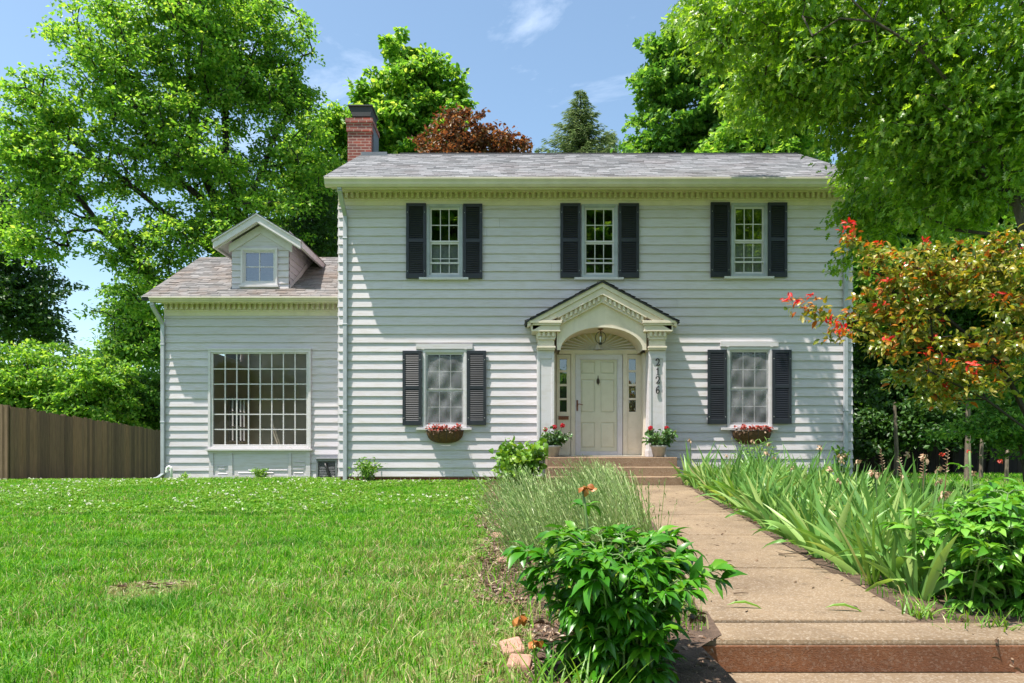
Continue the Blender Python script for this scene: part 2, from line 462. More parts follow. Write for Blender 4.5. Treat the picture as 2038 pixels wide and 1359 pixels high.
def concretemat(name, col, dark, speck):
    m, t, b = nodes(name)
    v = coords(t)
    n = noise(t, v, 1.1, 7, 0.65)
    c = ramp(t, n, [(0.3, dark), (0.62, col)])
    vo = N(t, 'ShaderNodeTexVoronoi', Scale=95.0); t.links.new(v, vo.inputs['Vector'])
    sp = ramp(t, vo.outputs['Color'], [(0.55, (0, 0, 0)), (0.9, (speck,) * 3)])
    c = mix(t, sp, c, (0.66, 0.58, 0.48))
    vd = noise(t, v, 140, 3, 0.7)
    c = mix(t, ramp(t, vd, [(0.36, (0.65, 0.65, 0.65)), (0.48, (0, 0, 0))]), c, tuple(x * 0.45 for x in col))
    k = ramp(t, island(t), [(0, (0.90, 0.90, 0.90)), (1, (1, 1, 1))])
    c = mix(t, 1.0, c, k, 'MULTIPLY')
    cr = noise(t, coords(t, (1, 1, 3)), 4, 8, 0.8)
    c = mix(t, ramp(t, cr, [(0.55, (0, 0, 0)), (0.68, (0.65, 0.65, 0.65))]), c, tuple(x * 0.55 for x in dark))
    t.links.new(c, b.inputs['Base Color']); b.inputs['Roughness'].default_value = 0.92
    bump(t, b, vd, 0.7, 0.006)
    return m
M['path'] = concretemat('aggregate_path', (0.25, 0.175, 0.105), (0.135, 0.088, 0.05), 0.22)
M['step'] = concretemat('worn_step', (0.29, 0.19, 0.115), (0.16, 0.09, 0.05), 0.25)
M['stepdark'] = concretemat('red_brown_riser', (0.25, 0.098, 0.040), (0.13, 0.05, 0.024), 0.12)

def woodmat(name, col):
    m, t, b = nodes(name)
    v = coords(t, (9, 9, 0.8))
    n = noise(t, v, 3, 6, 0.7)
    c = ramp(t, n, [(0.3, tuple(x * 0.5 for x in col)), (0.7, col)])
    k = ramp(t, island(t), [(0, (0.45, 0.44, 0.44)), (0.5, (0.8, 0.78, 0.75)), (1, (1.0, 0.93, 0.82))])
    t.links.new(mix(t, 1.0, c, k, 'MULTIPLY'), b.inputs['Base Color']); b.inputs['Roughness'].default_value = 0.9
    bump(t, b, n, 0.5, 0.01)
    return m
M['fence'] = woodmat('weathered_fence_wood', (0.27, 0.175, 0.11))

M['fenceshade'] = woodmat('shaded_fence_wood', (0.06, 0.045, 0.034))  # darker copy of the fence wood, the yard's shade put into its colour

# ------------------------------------------------------------------ leaf templates (length along x, width y, normal z)
def halves(side):
    """a leaf folded along its midrib, outline given for one side from base to tip as (x, y, z)"""
    n = len(side)
    v = [(0, 0, 0)] + [(x, y, z) for x, y, z in side] + [(1, 0, -0.10)] + [(x, -y, z) for x, y, z in side]
    left = [0] + [n + 1] + list(range(n, 0, -1))
    right = [0] + list(range(n + 2, 2 * n + 2)) + [n + 1]
    return np.array(v, float), [np.array([left]), np.array([right])]
def strip_leaf(st):
    """stations (x, halfwidth, z): midrib plus raised margins, quads"""
    v, f = [], []
    for x, w, z in st: v += [(x, w, z + 0.30 * w), (x, 0, z), (x, -w, z + 0.30 * w)]
    for i in range(len(st) - 1):
        a = 3 * i
        f += [(a, a + 1, a + 4, a + 3), (a + 1, a + 2, a + 5, a + 4)]
    return np.array(v, float), [np.array(f)]
LEAF = {
    'rhomb': (np.array([(0, 0, 0), (0.45, 0.30, 0.07), (1, 0, -0.08), (0.45, -0.30, 0.07)], float), [np.array([(0, 3, 2), (0, 2, 1)])]),
    'broad': halves([(0.10, 0.24, 0.05), (0.40, 0.36, 0.07), (0.75, 0.22, 0.02)]),
    'maple': halves([(-0.02, 0.28, 0.05), (0.22, 0.20, 0.03), (0.34, 0.52, 0.08), (0.55, 0.20, 0.02), (0.72, 0.22, 0.0)]),
    'oak': halves([(0.10, 0.05, 0.01), (0.26, 0.25, 0.06), (0.36, 0.08, 0.01), (0.52, 0.34, 0.07), (0.62, 0.10, 0.0), (0.80, 0.20, 0.0), (0.85, 0.06, -0.05)]),
    'lance': strip_leaf([(0, 0.01, 0), (0.18, 0.13, 0.05), (0.42, 0.185, 0.06), (0.70, 0.13, -0.02), (1.0, 0.004, -0.22)]),
    'oval': strip_leaf([(0, 0.01, 0), (0.2, 0.22, 0.04), (0.5, 0.31, 0.05), (0.8, 0.19, -0.03), (1.0, 0.01, -0.16)]),
    'needle': (np.array([(0, 0, 0), (0.5, 0.11, -0.02), (1, 0, -0.14), (0.5, -0.11, -0.02)], float), [np.array([(0, 3, 2), (0, 2, 1)])]),
}
def unit(a):
    return a / np.maximum(np.linalg.norm(a, axis=1, keepdims=True), 1e-9)
def leaves(kind, pos, d, nrm, size, wid=None):
    """all leaves at once -> verts and face arrays"""
    T, faces = LEAF[kind]
    d = unit(d); b = unit(np.cross(nrm, d)); n = np.cross(d, b)
    size = np.asarray(size).reshape(-1, 1, 1)
    w = 1.0 if wid is None else np.asarray(wid).reshape(-1, 1, 1)
    V = pos[:, None, :] + size * (T[None, :, 0:1] * d[:, None, :] + w * T[None, :, 1:2] * b[:, None, :] + T[None, :, 2:3] * n[:, None, :])
    k = len(T)
    off = (np.arange(len(pos)) * k)[:, None, None]
    return V.reshape(-1, 3), [(f[None] + off).reshape(-1, f.shape[1]) for f in faces]
class LB:
    """gathers leaf batches (and tubes) for one mesh"""
    def __init__(s): s.V, s.P, s.n = [], [], 0
    def add(s, V, faces, m=0):
        s.V.append(V)
        for f in faces: s.P.append((f + s.n, m))
        s.n += len(V)
    def leaves(s, kind, pos, d, nrm, size, m=0, wid=None):
        if len(pos):
            V, f = leaves(kind, np.asarray(pos), np.asarray(d), np.asarray(nrm), size, wid); s.add(V, f, m)
    def build(s, name, mats, parent=None, smooth=False, local=False):
        return mesh_np(name, np.concatenate(s.V), s.P, mats, parent, smooth, local)

# ------------------------------------------------------------------ ground
def smooth(t): t = max(0.0, min(1.0, t)); return t * t * (3 - 2 * t)
def gz(x, y):
    """height of the ground"""
    t = max(0.0, min(1.0, (y - 3.3) / 10.5))
    z = -0.15 + 0.20 * t
    if x < -6: z -= 0.045 * smooth((-6 - x) / 4)
    if y < 2.7: z -= 0.75 * smooth((2.7 - y) / 2.6)
    if y > 16.6 and x < -8.4: z -= 0.052 * min(y - 16.6, 14)
    if y > 18: z -= 0.02 * min(y - 18, 30)
    z += 0.018 * math.sin(1.3 * x + 0.4 * y) * math.sin(0.9 * y - 0.5 * x) * (1 if 2.5 < y < 14 else 0)
    return z
def path_l(y): return 0.97 + (y - 3.28) * 0.1285
def path_r(y): return 2.12 + (y - 3.28) * 0.1300
def bed_l(y): return 0.02 - 0.04 * y + 0.06 * math.sin(2.2 * y) + (0.16 if y < 4 else 0.0)
def bed_r(y): return path_r(y) + 1.9 + 0.15 * math.sin(1.7 * y)
def path_z(y): return -0.135 + 0.20 * (y - 3.3) / 10.5

def grid(name, xs, ys, fz, mat, kind='structure'):
    V = [(x, y, fz(x, y)) for y in ys for x in xs]
    n = len(xs)
    P = np.array([(j * n + i, j * n + i + 1, (j + 1) * n + i + 1, (j + 1) * n + i) for j in range(len(ys) - 1) for i in range(n - 1)])
    return tag(mesh_np(name, V, [(P, 0)], mat, smooth=True), kind=kind)

def gz_cut(x, y):
    z = gz(x, y)
    if 0.9 < x < 3.3 and y < 3.45: z -= 0.9
    if 3.2 <= y < 13.6 and path_l(y) - .1 < x < path_r(y) + .1: z -= 0.10
    return z
xs = [-900, -300, -120, -60, -35, -25] + [-20 + 0.2 * i for i in range(0, 201)] + [25, 35, 60, 120, 300, 900]
ys = [-300, -80, -30, -12, -6, -3] + [-2 + 0.2 * i for i in range(0, 170)] + [35, 45, 60, 100, 200, 500, 1500]
grid('lawn_ground', xs, ys, gz_cut, M['lawn'])

# planting beds: sheets of mulch laid over the ground
def bed(name, l, r, y0, y1, n=14, m=60):
    V, P = [], []
    for j in range(m + 1):
        y = y0 + (y1 - y0) * j / m
        for i in range(n + 1):
            x = l(y) + (r(y) - l(y)) * i / n
            V.append((x, y, gz(x, y) + 0.014))
    for j in range(m):
        for i in range(n):
            a = j * (n + 1) + i
            P.append((a, a + 1, a + n + 2, a + n + 1))
    return tag(mesh_np(name, V, [(np.array(P), 0)], M['soil'], smooth=True), kind='structure')
bed('flower_bed', bed_l, lambda y: min(path_l(y) + 0.05, 1.6 if y > 12.5 else 9) if y > 3.28 else 0.87, 2.3, 14.9)
bed('iris_bed', lambda y: path_r(y) - 0.05, bed_r, 3.3, 14.9)

# path of cast slabs
mb = MB()
js = [3.62, 5.07, 6.75, 8.50, 10.4, 12.4, 13.5]
for a, b in zip(js[:-1], js[1:]):
    a2, b2 = a + 0.018, b - 0.022
    za, zb = path_z(a2), path_z(b2)
    la, lb, ra, rb = path_l(a2), path_l(b2), path_r(a2), path_r(b2)
    mb.add([(la, a2, za), (ra, a2, za), (rb, b2, zb), (lb, b2, zb), (la, a2, za - .14), (ra, a2, za - .14), (rb, b2, zb - .14), (lb, b2, zb - .14)],
           [(0, 1, 2, 3), (0, 4, 5, 1), (1, 5, 6, 2), (2, 6, 7, 3), (3, 7, 4, 0)])
p = mb.build('path', M['path'], bevel=0.012)
tag(p, kind='structure')

# lower garden steps (the top one carries the end of the path)
st = thing('garden_steps', 'worn tan concrete garden steps at the front end of the path', 'steps', (1.7, 3.1, -0.3))
mb = MB(); mb.box(0.86, 3.3, 3.28, 3.608, -0.50, -0.134); mb.build('tread', M['path'], st, bevel=0.022)
mb = MB(); mb.box(0.80, 3.4, 2.86, 3.272, -0.75, -0.287); mb.build('tread', M['path'], st, bevel=0.022)
mb = MB(); mb.box(0.75, 3.5, 2.40, 2.852, -0.95, -0.43); mb.build('tread', M['path'], st, bevel=0.022)
mb = MB(); mb.box(0.90, 3.25, 3.266, 3.2795, -0.287, -0.165); mb.build('riser', M['stepdark'], st)
mb = MB(); mb.box(0.84, 3.35, 2.846, 2.8595, -0.43, -0.312); mb.build('riser', M['stepdark'], st)

# porch steps
ps = thing('porch_steps', 'three tan concrete steps up to the front door', 'steps', (2.15, 14.2, 0))
for y0, z1, x0, x1 in ((14.10, 0.605, 0.72, 3.42), (13.80, 0.41, 0.74, 3.40), (13.50, 0.225, 0.76, 3.38)):
    mb = MB(); mb.box(x0, x1, y0, 15.07 if z1 > .6 else y0 + 0.30 - 0.003, -0.1, z1); mb.build('step', M['step'], ps, bevel=0.015)

# ------------------------------------------------------------------ the house
YF, YW = 15.1, 16.8
house = thing('house', 'white clapboard two storey house with a lower left wing and a gabled porch', 'house', (1.85, YF, 0))

def siding(mb, o, u, n, L, z0, z1, lap=0.197, openings=(), t=0.027, rnd=R, joints=True, m=0):
    """overlapping boards: each board its own island, with a real lip that throws the lap shadow"""
    o, u, n = Vector(o), Vector(u), Vector(n)
    zb = z0
    while zb < z1 - 0.01:
        zt = min(zb + lap, z1)
        cuts = sorted({zb, zt} | {q for op in openings for q in (op[2], op[3]) if zb < q < zt})
        jl = rnd.uniform(1.2, L - 1.2) if joints and L > 4 and rnd.random() < 0.7 else None
        wob = [rnd.uniform(-0.003, 0.003) for _ in range(2)]
        for bi, (za, zc) in enumerate(zip(cuts[:-1], cuts[1:])):
            iv = [(0.0, L)]
            for op in openings:
                if op[2] < zc - 1e-6 and op[3] > za + 1e-6:
                    iv = [q for a, b in iv for q in ((a, min(b, op[0])), (max(a, op[1]), b)) if q[1] - q[0] > 1e-4]
            if jl: iv = [q for a, b in iv for q in (((a, jl - .0015), (jl + .0015, b)) if a < jl < b else ((a, b),))]
            for a, b in iv:
                def P(s, z, off): return o + u * s + n * off + Vector((0, 0, z))
                oa = t * (1 - (za - zb) / lap) + 0.004
                oc = t * (1 - (zc - zb) / lap) + 0.004
                wa = wob[0] * (1 - a / L) + wob[1] * a / L if bi == 0 else 0
                wb = wob[0] * (1 - b / L) + wob[1] * b / L if bi == 0 else 0
                vs = [P(a, za + wa, oa), P(b, za + wb, oa), P(b, zc, oc), P(a, zc, oc), P(a, za + wa, 0.0), P(b, za + wb, 0.0), P(a, zc, 0), P(b, zc, 0)]
                fs = [(0, 1, 2, 3)]
                if bi == 0: fs.append((4, 5, 1, 0))
                fs += [(0, 3, 6, 4), (1, 5, 7, 2)]
                mb.add(vs, fs, m)
        zb += lap

XL, XR = X(674, YF), X(1696, YF)
YB = 21.3
# windows: (px left, px right, py top, py bottom) of the trim outline at the wall
UP = [(849, 921, 407, 553), (1157, 1229, 407, 553), (1454, 1527, 405, 551)]
LO = [(842, 929, 696, 851), (1446, 1536, 691, 851)]
def win_rect(w, y): return X(w[0], y), X(w[1], y), Z(w[3], y), Z(w[2], y)
ops = []
for w in UP + LO:
    a, b, c, d = win_rect(w, YF)
    ops.append((a + .03 - XL, b - .03 - XL, c + .03, d - .03))
ops.append((0.91 - XL, 2.95 - XL, 0.3, 3.50))
mb = MB()
Z0, ZT = 0.168, 6.24
siding(mb, (XL, YF, 0), (1, 0, 0), (0, -1, 0), XR - XL, Z0, ZT, openings=ops)
siding(mb, (XR, YF, 0), (0, 1, 0), (1, 0, 0), YB - YF, Z0, ZT, joints=False)
siding(mb, (XL, YB, 0), (0, -1, 0), (-1, 0, 0), YB - YF, Z0, ZT, joints=False)
siding(mb, (XR, YB, 0), (-1, 0, 0), (0, 1, 0), XR - XL, Z0, ZT, joints=False)
mb.build('wall', M['siding'], house)
# gable ends above the eaves
RY, RZ, EY, EZ = 18.2, 8.63, 14.47, 6.54
mb = MB()
for x0, x1 in ((XL, XL + .02), (XR - .02, XR)):
    mb = MB(); mb.prism([(YF + .01, ZT), (YB - .01, ZT), (RY, RZ - 0.18)], 'x', x0, x1); mb.build('gable', M['siding'], house)
mb = MB(); mb.box(XL + .03, XR - .03, YF + .02, YB - .02, -0.2, Z0 - 0.001)
mb.build('foundation', M['brick'], house)

def shingle_slope(mb, e0, e1, r0, r1, expo=0.145, tab=0.30, rnd=R, lip=0.009, m=0, jag=0.0):
    """courses of tabs from the eave line e0-e1 to the ridge line r0-r1; each tab its own island"""
    e0, e1, r0, r1 = map(Vector, (e0, e1, r0, r1))
    Ls = ((r0 + r1) / 2 - (e0 + e1) / 2).length
    nrm = (e1 - e0).cross(r0 - e0).normalized()
    n = max(2, int(round(Ls / expo)))
    for i in range(n):
        a, b = i / n, min((i + 1.0) / n + 0.002, 1)
        L = (e1 - e0).length
        x = -rnd.uniform(0, tab) - (tab / 2 if i % 2 else 0)
        while x < L:
            w = tab * rnd.uniform(0.96, 1.04)
            s0, s1 = max(0, x) / L, min(L, x + w - 0.006) / L
            if s1 > s0:
                j = rnd.uniform(-jag, jag) / Ls
                h = lip * rnd.uniform(0.6, 1.5)
                def P(s, t): return (e0 + (e1 - e0) * s) * (1 - t) + (r0 + (r1 - r0) * s) * t
                aa = max(0, a + j)
                vs = [P(s0, aa) + nrm * (h + .003), P(s1, aa) + nrm * (h + .003), P(s1, b) + nrm * .004, P(s0, b) + nrm * .004, P(s0, aa), P(s1, aa)]
                mb.add(vs, [(0, 1, 2, 3), (4, 5, 1, 0)], m)
            x += w

def roof_slab(mb, x0, x1, ey, ez, ry, rz, t, m=0):
    mb.prism([(ey, ez), (ry, rz), (ry, rz - t), (ey, ez - t * 0.6)], 'x', x0, x1, m)

GX0, GX1 = -3.98, 7.64
mb = MB()
roof_slab(mb, GX0, GX1, EY, EZ, RY, RZ, 0.16)
roof_slab(mb, GX0, GX1, 2 * RY - EY, EZ, RY, RZ, 0.16)
roof = mb.build('roof', M['ridge'], house)
mb = MB()
shingle_slope(mb, (GX0 - .015, EY - .03, EZ - .012), (GX1 + .015, EY - .03, EZ - .012), (GX0 - .015, RY, RZ + .004), (GX1 + .015, RY, RZ + .004))
shingle_slope(mb, (GX1, 2 * RY - EY, EZ), (GX0, 2 * RY - EY, EZ), (GX1, RY, RZ + .002), (GX0, RY, RZ + .002), tab=1.2)
mb.build('shingle_courses', M['roof'], roof)
mb = MB(); mb.prism([(RY - .12, RZ - .03), (RY, RZ + .035), (RY + .12, RZ - .03)], 'x', GX0 + 1.0, GX1 - .05)
mb.build('ridge_cap', M['ridge'], roof)

# chimney, straddling the ridge at the left gable
mb = MB()
cx0, cx1 = -4.31, -3.69
mb.box(cx0, cx1, 17.9, 18.72, 0, Z(262, 17.9))
mb.box(cx0 - .025, cx1 + .025, 17.87, 18.75, Z(262, 17.9) + .001, Z(245, 17.9))
mb.box(cx0 - .05, cx1 + .05, 17.845, 18.775, Z(245, 17.9) + .001, Z(236, 17.9))
ch = mb.build('chimney', M['brick'], house)
mb = MB()
zc = Z(236, 17.9)
mb.box(cx0 + .10, cx1 - .06, 18.0, 18.62, zc + .001, zc + .08)
mb.prism([(cx0 + .03, zc + .34), (cx1 + .0, zc + .34), (cx1 - .03, zc + .08), (cx0 + .12, zc + .08)], 'y', 17.93, 18.68)
mb.box(cx0 - .0, cx1 + .03, 17.90, 18.71, zc + .342, zc + .375)
mb.build('chimney_cap', M['ridge'], ch)
mb = MB()
mb.box(cx1 + .001, cx1 + .03, 18.05, 18.74, RZ - .35, RZ + .75)
mb.box(cx1 - .25, cx1 + .42, 17.84, 17.895, RZ - .19, RZ - .09)
mb.build('flashing', M['flashing'], ch)

# cornices: fascia, soffit, dentils, frieze, gutter
def cornice(x0, x1, yw, zg0, zg1, over, zd0, zd1, sp, prefix=''):
    yg = yw - over
    mb = MB()
    mb.box(x0, x1, yw - .035, yw + .02, zd0 - .13, zd0 - .002)          # frieze board
    mb.box(x0, x1, yw - .06, yw + .0, zd0 - .035, zd0 - .003)           # bead under the dentils
    mb.box(x0, x1, yw - .05, yw - .0, zd0, zd1)                         # dentil backing
    mb.box(x0, x1, yw - .15, yw - .0, zd1 + .001, zd1 + .03)
    mb.prism([(yw - .15, zd1 + .031), (yw - .24, zd1 + .10), (yw, zd1 + .10), (yw, zd1 + .031)], 'x', x0, x1)
    mb.box(x0 - .02, x1 + .02, yg + .09, yw + .3, zd1 + .101, zd1 + .14)   # soffit
    mb.box(x0 - .02, x1 + .02, yg + .092, yg + .115, zg0 - .02, zd1 + .10) # fascia
    x = x0 + .05
    while x < x1 - .08:
        w = R.uniform(.056, .064)
        mb.box(x, x + w, yw - .115, yw - .049, zd0 + .012 + R.uniform(0, .006), zd1 - .001)
        x += sp
    c = mb.build('cornice', M['trim'], house)
    mb = MB()
    pr = [(yg + .088, zg1), (yg + .088, zg0), (yg + .02, zg0), (yg - .015, zg0 + .045), (yg - .025, zg0 + .09), (yg - .055, zg1 - .035), (yg - .055, zg1), (yg - .043, zg1), (yg - .043, zg1 - .03), (yg + .07, zg1 - .03), (yg + .07, zg1)]
    mb.prism(pr, 'x', x0 - .14, x1 + .14)
    mb.build('gutter', M['gutter'], house)
    return c
cornice(XL, XR, YF, Z(370, 14.47), Z(351, 14.41), 0.62, 6.285, 6.415, 0.1205)

# downspouts
def downspout(x, yg, zg, yw, zbot, foot=None):
    mb = MB()
    w, d = .045, .032
    def seg(a, b, dx=0):
        a, b = Vector(a), Vector(b)
        e = Vector((0, 0, 1)) if abs((b - a).normalized().z) < .99 else Vector((0, -1, 0))
        X1 = Vector((1, 0, 0)); k = (b - a).normalized().cross(X1)
        if k.length < .3: X1 = Vector((0, 1, 0)); k = (b - a).normalized().cross(X1)
        k.normalize()
        vs = [q + X1 * sx * w + k * sy * d for q in (a, b) for sx, sy in ((-1, -1), (1, -1), (1, 1), (-1, 1))]
        mb.add(vs, [(0, 1, 2, 3), (7, 6, 5, 4), (0, 4, 5, 1), (1, 5, 6, 2), (2, 6, 7, 3), (3, 7, 4, 0)])
    seg((x - (.09 if foot else 0), yg, zg), (x - (.09 if foot else 0), yg, zg - .10))
    seg((x - (.09 if foot else 0), yg, zg - .10), (x, yw - .055, zg - .48))
    seg((x, yw - .055, zg - .48), (x, yw - .055, zbot))
    z = zg - 1.0
    while z > zbot + .5:
        mb.box(x - .055, x + .055, yw - .094, yw - .02, z, z + .035); z -= 1.9
    if foot:
        seg((x, yw - .06, zbot + .02), (x - .10, yw - .09, zbot - .07))
        seg((x - .09, yw - .09, zbot - .06), (x - .42, yw - .14, zbot - .17))
    mb.build('downspout', M['spout'], house, bevel=.01)
downspout(X(686, 15.0), 14.55, Z(366, 14.5), YF, 0.02)
downspout(X(1685, 15.0), 14.55, Z(366, 14.5), YF, 0.05)

# ------------------------------------------------------------------ wing
WL = X(328, YW)
WZ0, WZT = 0.045, 4.07
bx0, bx1, bz0, bz1 = X(416, YW), X(620, YW), Z(893, YW), Z(697, YW)
mb = MB()
siding(mb, (WL, YW, 0), (1, 0, 0), (0, -1, 0), XL - .02 - WL, WZ0, WZT, openings=[(bx0 + .03 - WL, bx1 - .03 - WL, -0.1, bz1 - .03)], joints=False)
siding(mb, (WL, 22.1, 0), (0, -1, 0), (-1, 0, 0), 22.1 - YW, WZ0, WZT, joints=False, openings=[(0.6, 1.8, 1.0, 2.35), (0.6, 4.6, 3.5, 3.95)])  # second opening: high slot out of view, added to let sun into the room
siding(mb, (XL, 22.1, 0), (-1, 0, 0), (0, 1, 0), XL - WL, WZ0, WZT, joints=False)
mb.prism([(YW + .01, WZT), (22.0, WZT), (19.45, 6.1)], 'x', WL, WL + .02)
mb.build('wing_wall', M['wing'], house)
mb = MB(); mb.box(WL + .03, XL - .03, YW + .02, 22.0, -0.3, WZ0 - .002); mb.build('foundation', M['brick'], house)
WEY, WEZ, WRY, WRZ = 16.34, 4.41, 19.45, 6.23
WX0 = -8.86
mb = MB()
roof_slab(mb, WX0, XL - .025, WEY, WEZ, WRY, WRZ, 0.14)
roof_slab(mb, WX0, XL - .025, 2 * WRY - WEY, WEZ, WRY, WRZ, 0.14)
wroof = mb.build('wing_roof', M['ridge'], house)
mb = MB()
shingle_slope(mb, (WX0 - .015, WEY - .03, WEZ - .012), (XL - .03, WEY - .03, WEZ - .012), (WX0 - .015, WRY, WRZ + .004), (XL - .03, WRY, WRZ + .004), expo=.125, tab=.24, lip=.013, jag=.02)
shingle_slope(mb, (XL - .03, 2 * WRY - WEY, WEZ), (WX0, 2 * WRY - WEY, WEZ), (XL - .03, WRY, WRZ), (WX0, WRY, WRZ), tab=1.2)
mb.build('shingle_courses', M['roofw'], wroof)
cornice(WL, XL - .03, YW, Z(601, 16.4), Z(591, 16.36), 0.46, Z(617, 16.74), Z(604, 16.74), 0.128)
downspout(X(322, 16.7) + .0, 16.42, Z(600, 16.4), YW, 0.14, foot=True)

# dormer
DX, DY = -6.21, 16.90
dw0, dw1 = X(462, DY), X(575, DY)
dzb, dze = Z(578, DY), Z(489, DY)
mb = MB()
wx0, wx1, wz0, wz1 = X(480, DY), X(553, DY), Z(568, DY), Z(494, DY)
siding(mb, (dw0, DY, 0), (1, 0, 0), (0, -1, 0), dw1 - dw0, dzb, dze, lap=.165, openings=[(wx0 + .02 - dw0, wx1 - .02 - dw0, wz0 + .02, wz1 - .02)], joints=False)
# cheeks follow the roof
def roofz(y): return WEZ + (y - WEY) * (WRZ - WEZ) / (WRY - WEY)
for xx, sx in ((dw0, -1), (dw1, 1)):
    z = dzb
    while z < dze + .25:
        zt = z + .165
        y0, y1 = DY, min(WEY + (z - WEZ) * (WRY - WEY) / (WRZ - WEZ) + .1, 20)
        o1, o2 = sx * .02, sx * .004
        mb.add([(xx + o1, y0, z), (xx + o1, y1, z), (xx + o2, y1 + .28, zt), (xx + o2, y0, zt), (xx, y0, z), (xx, y1, z)], [(0, 1, 2, 3), (4, 5, 1, 0)])
        z = zt
ap_z = Z(424, 16.58); half = 1.06; slope = (Z(424, 16.58) - Z(477, 16.58)) / half
mb.prism([(dw0 + .001, dze), (dw1 - .001, dze), (DX + .02, dze + (dw1 - dw0) / 2 * slope)], 'y', DY - .012, DY + .02)
dormer = mb.build('dormer', M['wing'], house)
mb = MB()
def hgable(mb, xc, zap, y0, y1, half, slope, o0, o1, m=0, s_in=0.0):
    """a pair of raking bands following a gable, between vertical offsets o0 and o1 below the apex"""
    for s in (-1, 1):
        a, b = xc + s * s_in, xc + s * half
        pl = [(a, zap - o0 - slope * s_in), (b, zap - o0 - slope * half), (b, zap - o1 - slope * half), (a, zap - o1 - slope * s_in)]
        if s == 1: pl.reverse()
        mb.prism(pl, 'y', y0, y1, m)
hgable(mb, DX, ap_z, 16.60, 16.66, half, slope, .035, .20)
hgable(mb, DX, ap_z, 16.662, 16.70, half - .03, slope, .15, .22)
hgable(mb, DX, ap_z, 16.70, 20.2, half - .015, slope, .075, .115)     # soffit boards under the roof
hgable(mb, DX, ap_z, DY - .05, DY - .013, .78, slope, .20, .40)       # frieze on the gable wall
for s in (-1, 1):
    xe = DX + s * half
    mb.box(xe - .03, xe + .03, 16.665, 18.75, ap_z - slope * half - .17, ap_z - slope * half - .05)
mb.box(dw0 - .02, wx0 - .001, DY - .035, DY - .022, dze - .03, dze + .01)
mb.prism([(DY + .0, dzb - .02), (DY + .14, dzb - .02), (18.3, roofz(18.3) + .10), (18.25, roofz(18.25) + .2), (DY, dzb + .12)], 'x', dw1 + .022, dw1 + .035)
mb.build('dormer_trim', M['white'], dormer)
mb = MB()
hgable(mb, DX, ap_z, 16.57, 20.3, half + .02, slope, .0, .034, 1)
for s in (-1, 1):
    e, r = DX + s * (half + .025), DX
    ze = ap_z + .002 - slope * (half + .025)
    if s == 1: shingle_slope(mb, (e, 16.56, ze), (e, 18.9, ze), (r, 16.56, ap_z + .003), (r, 20.3, ap_z + .003), expo=.13, tab=.25, lip=.012)
    else: shingle_slope(mb, (e, 18.9, ze), (e, 16.56, ze), (r, 20.3, ap_z + .003), (r, 16.56, ap_z + .003), expo=.13, tab=.25, lip=.012)
mb.build('dormer_roof', [M['roofw'], M['white']], dormer)

# ------------------------------------------------------------------ windows
def muntins(mb, x0, x1, z0, z1, nx, nz, w, y0, y1):
    for i in range(1, nx):
        x = x0 + (x1 - x0) * i / nx; mb.box(x - w / 2, x + w / 2, y0, y1, z0, z1)
    for j in range(1, nz):
        z = z0 + (z1 - z0) * j / nz
        for i in range(nx):
            a = x0 + (x1 - x0) * i / nx + (w / 2 if i else 0); b = x0 + (x1 - x0) * (i + 1) / nx - (w / 2 if i < nx - 1 else 0)
            mb.box(a, b, y0 + .001, y1 - .001, z - w / 2, z + w / 2)

def room(parent, x0, x1, y0, y1, z0, z1, mat):
    """the inside of the room behind a window, open towards it"""
    mb = MB()
    v = [(x0, y0, z0), (x1, y0, z0), (x1, y1, z0), (x0, y1, z0), (x0, y0, z1), (x1, y0, z1), (x1, y1, z1), (x0, y1, z1)]
    mb.add(v, [(0, 1, 2, 3), (4, 7, 6, 5), (1, 5, 6, 2), (2, 6, 7, 3), (3, 7, 4, 0)])
    return mb.build('room', mat, parent)

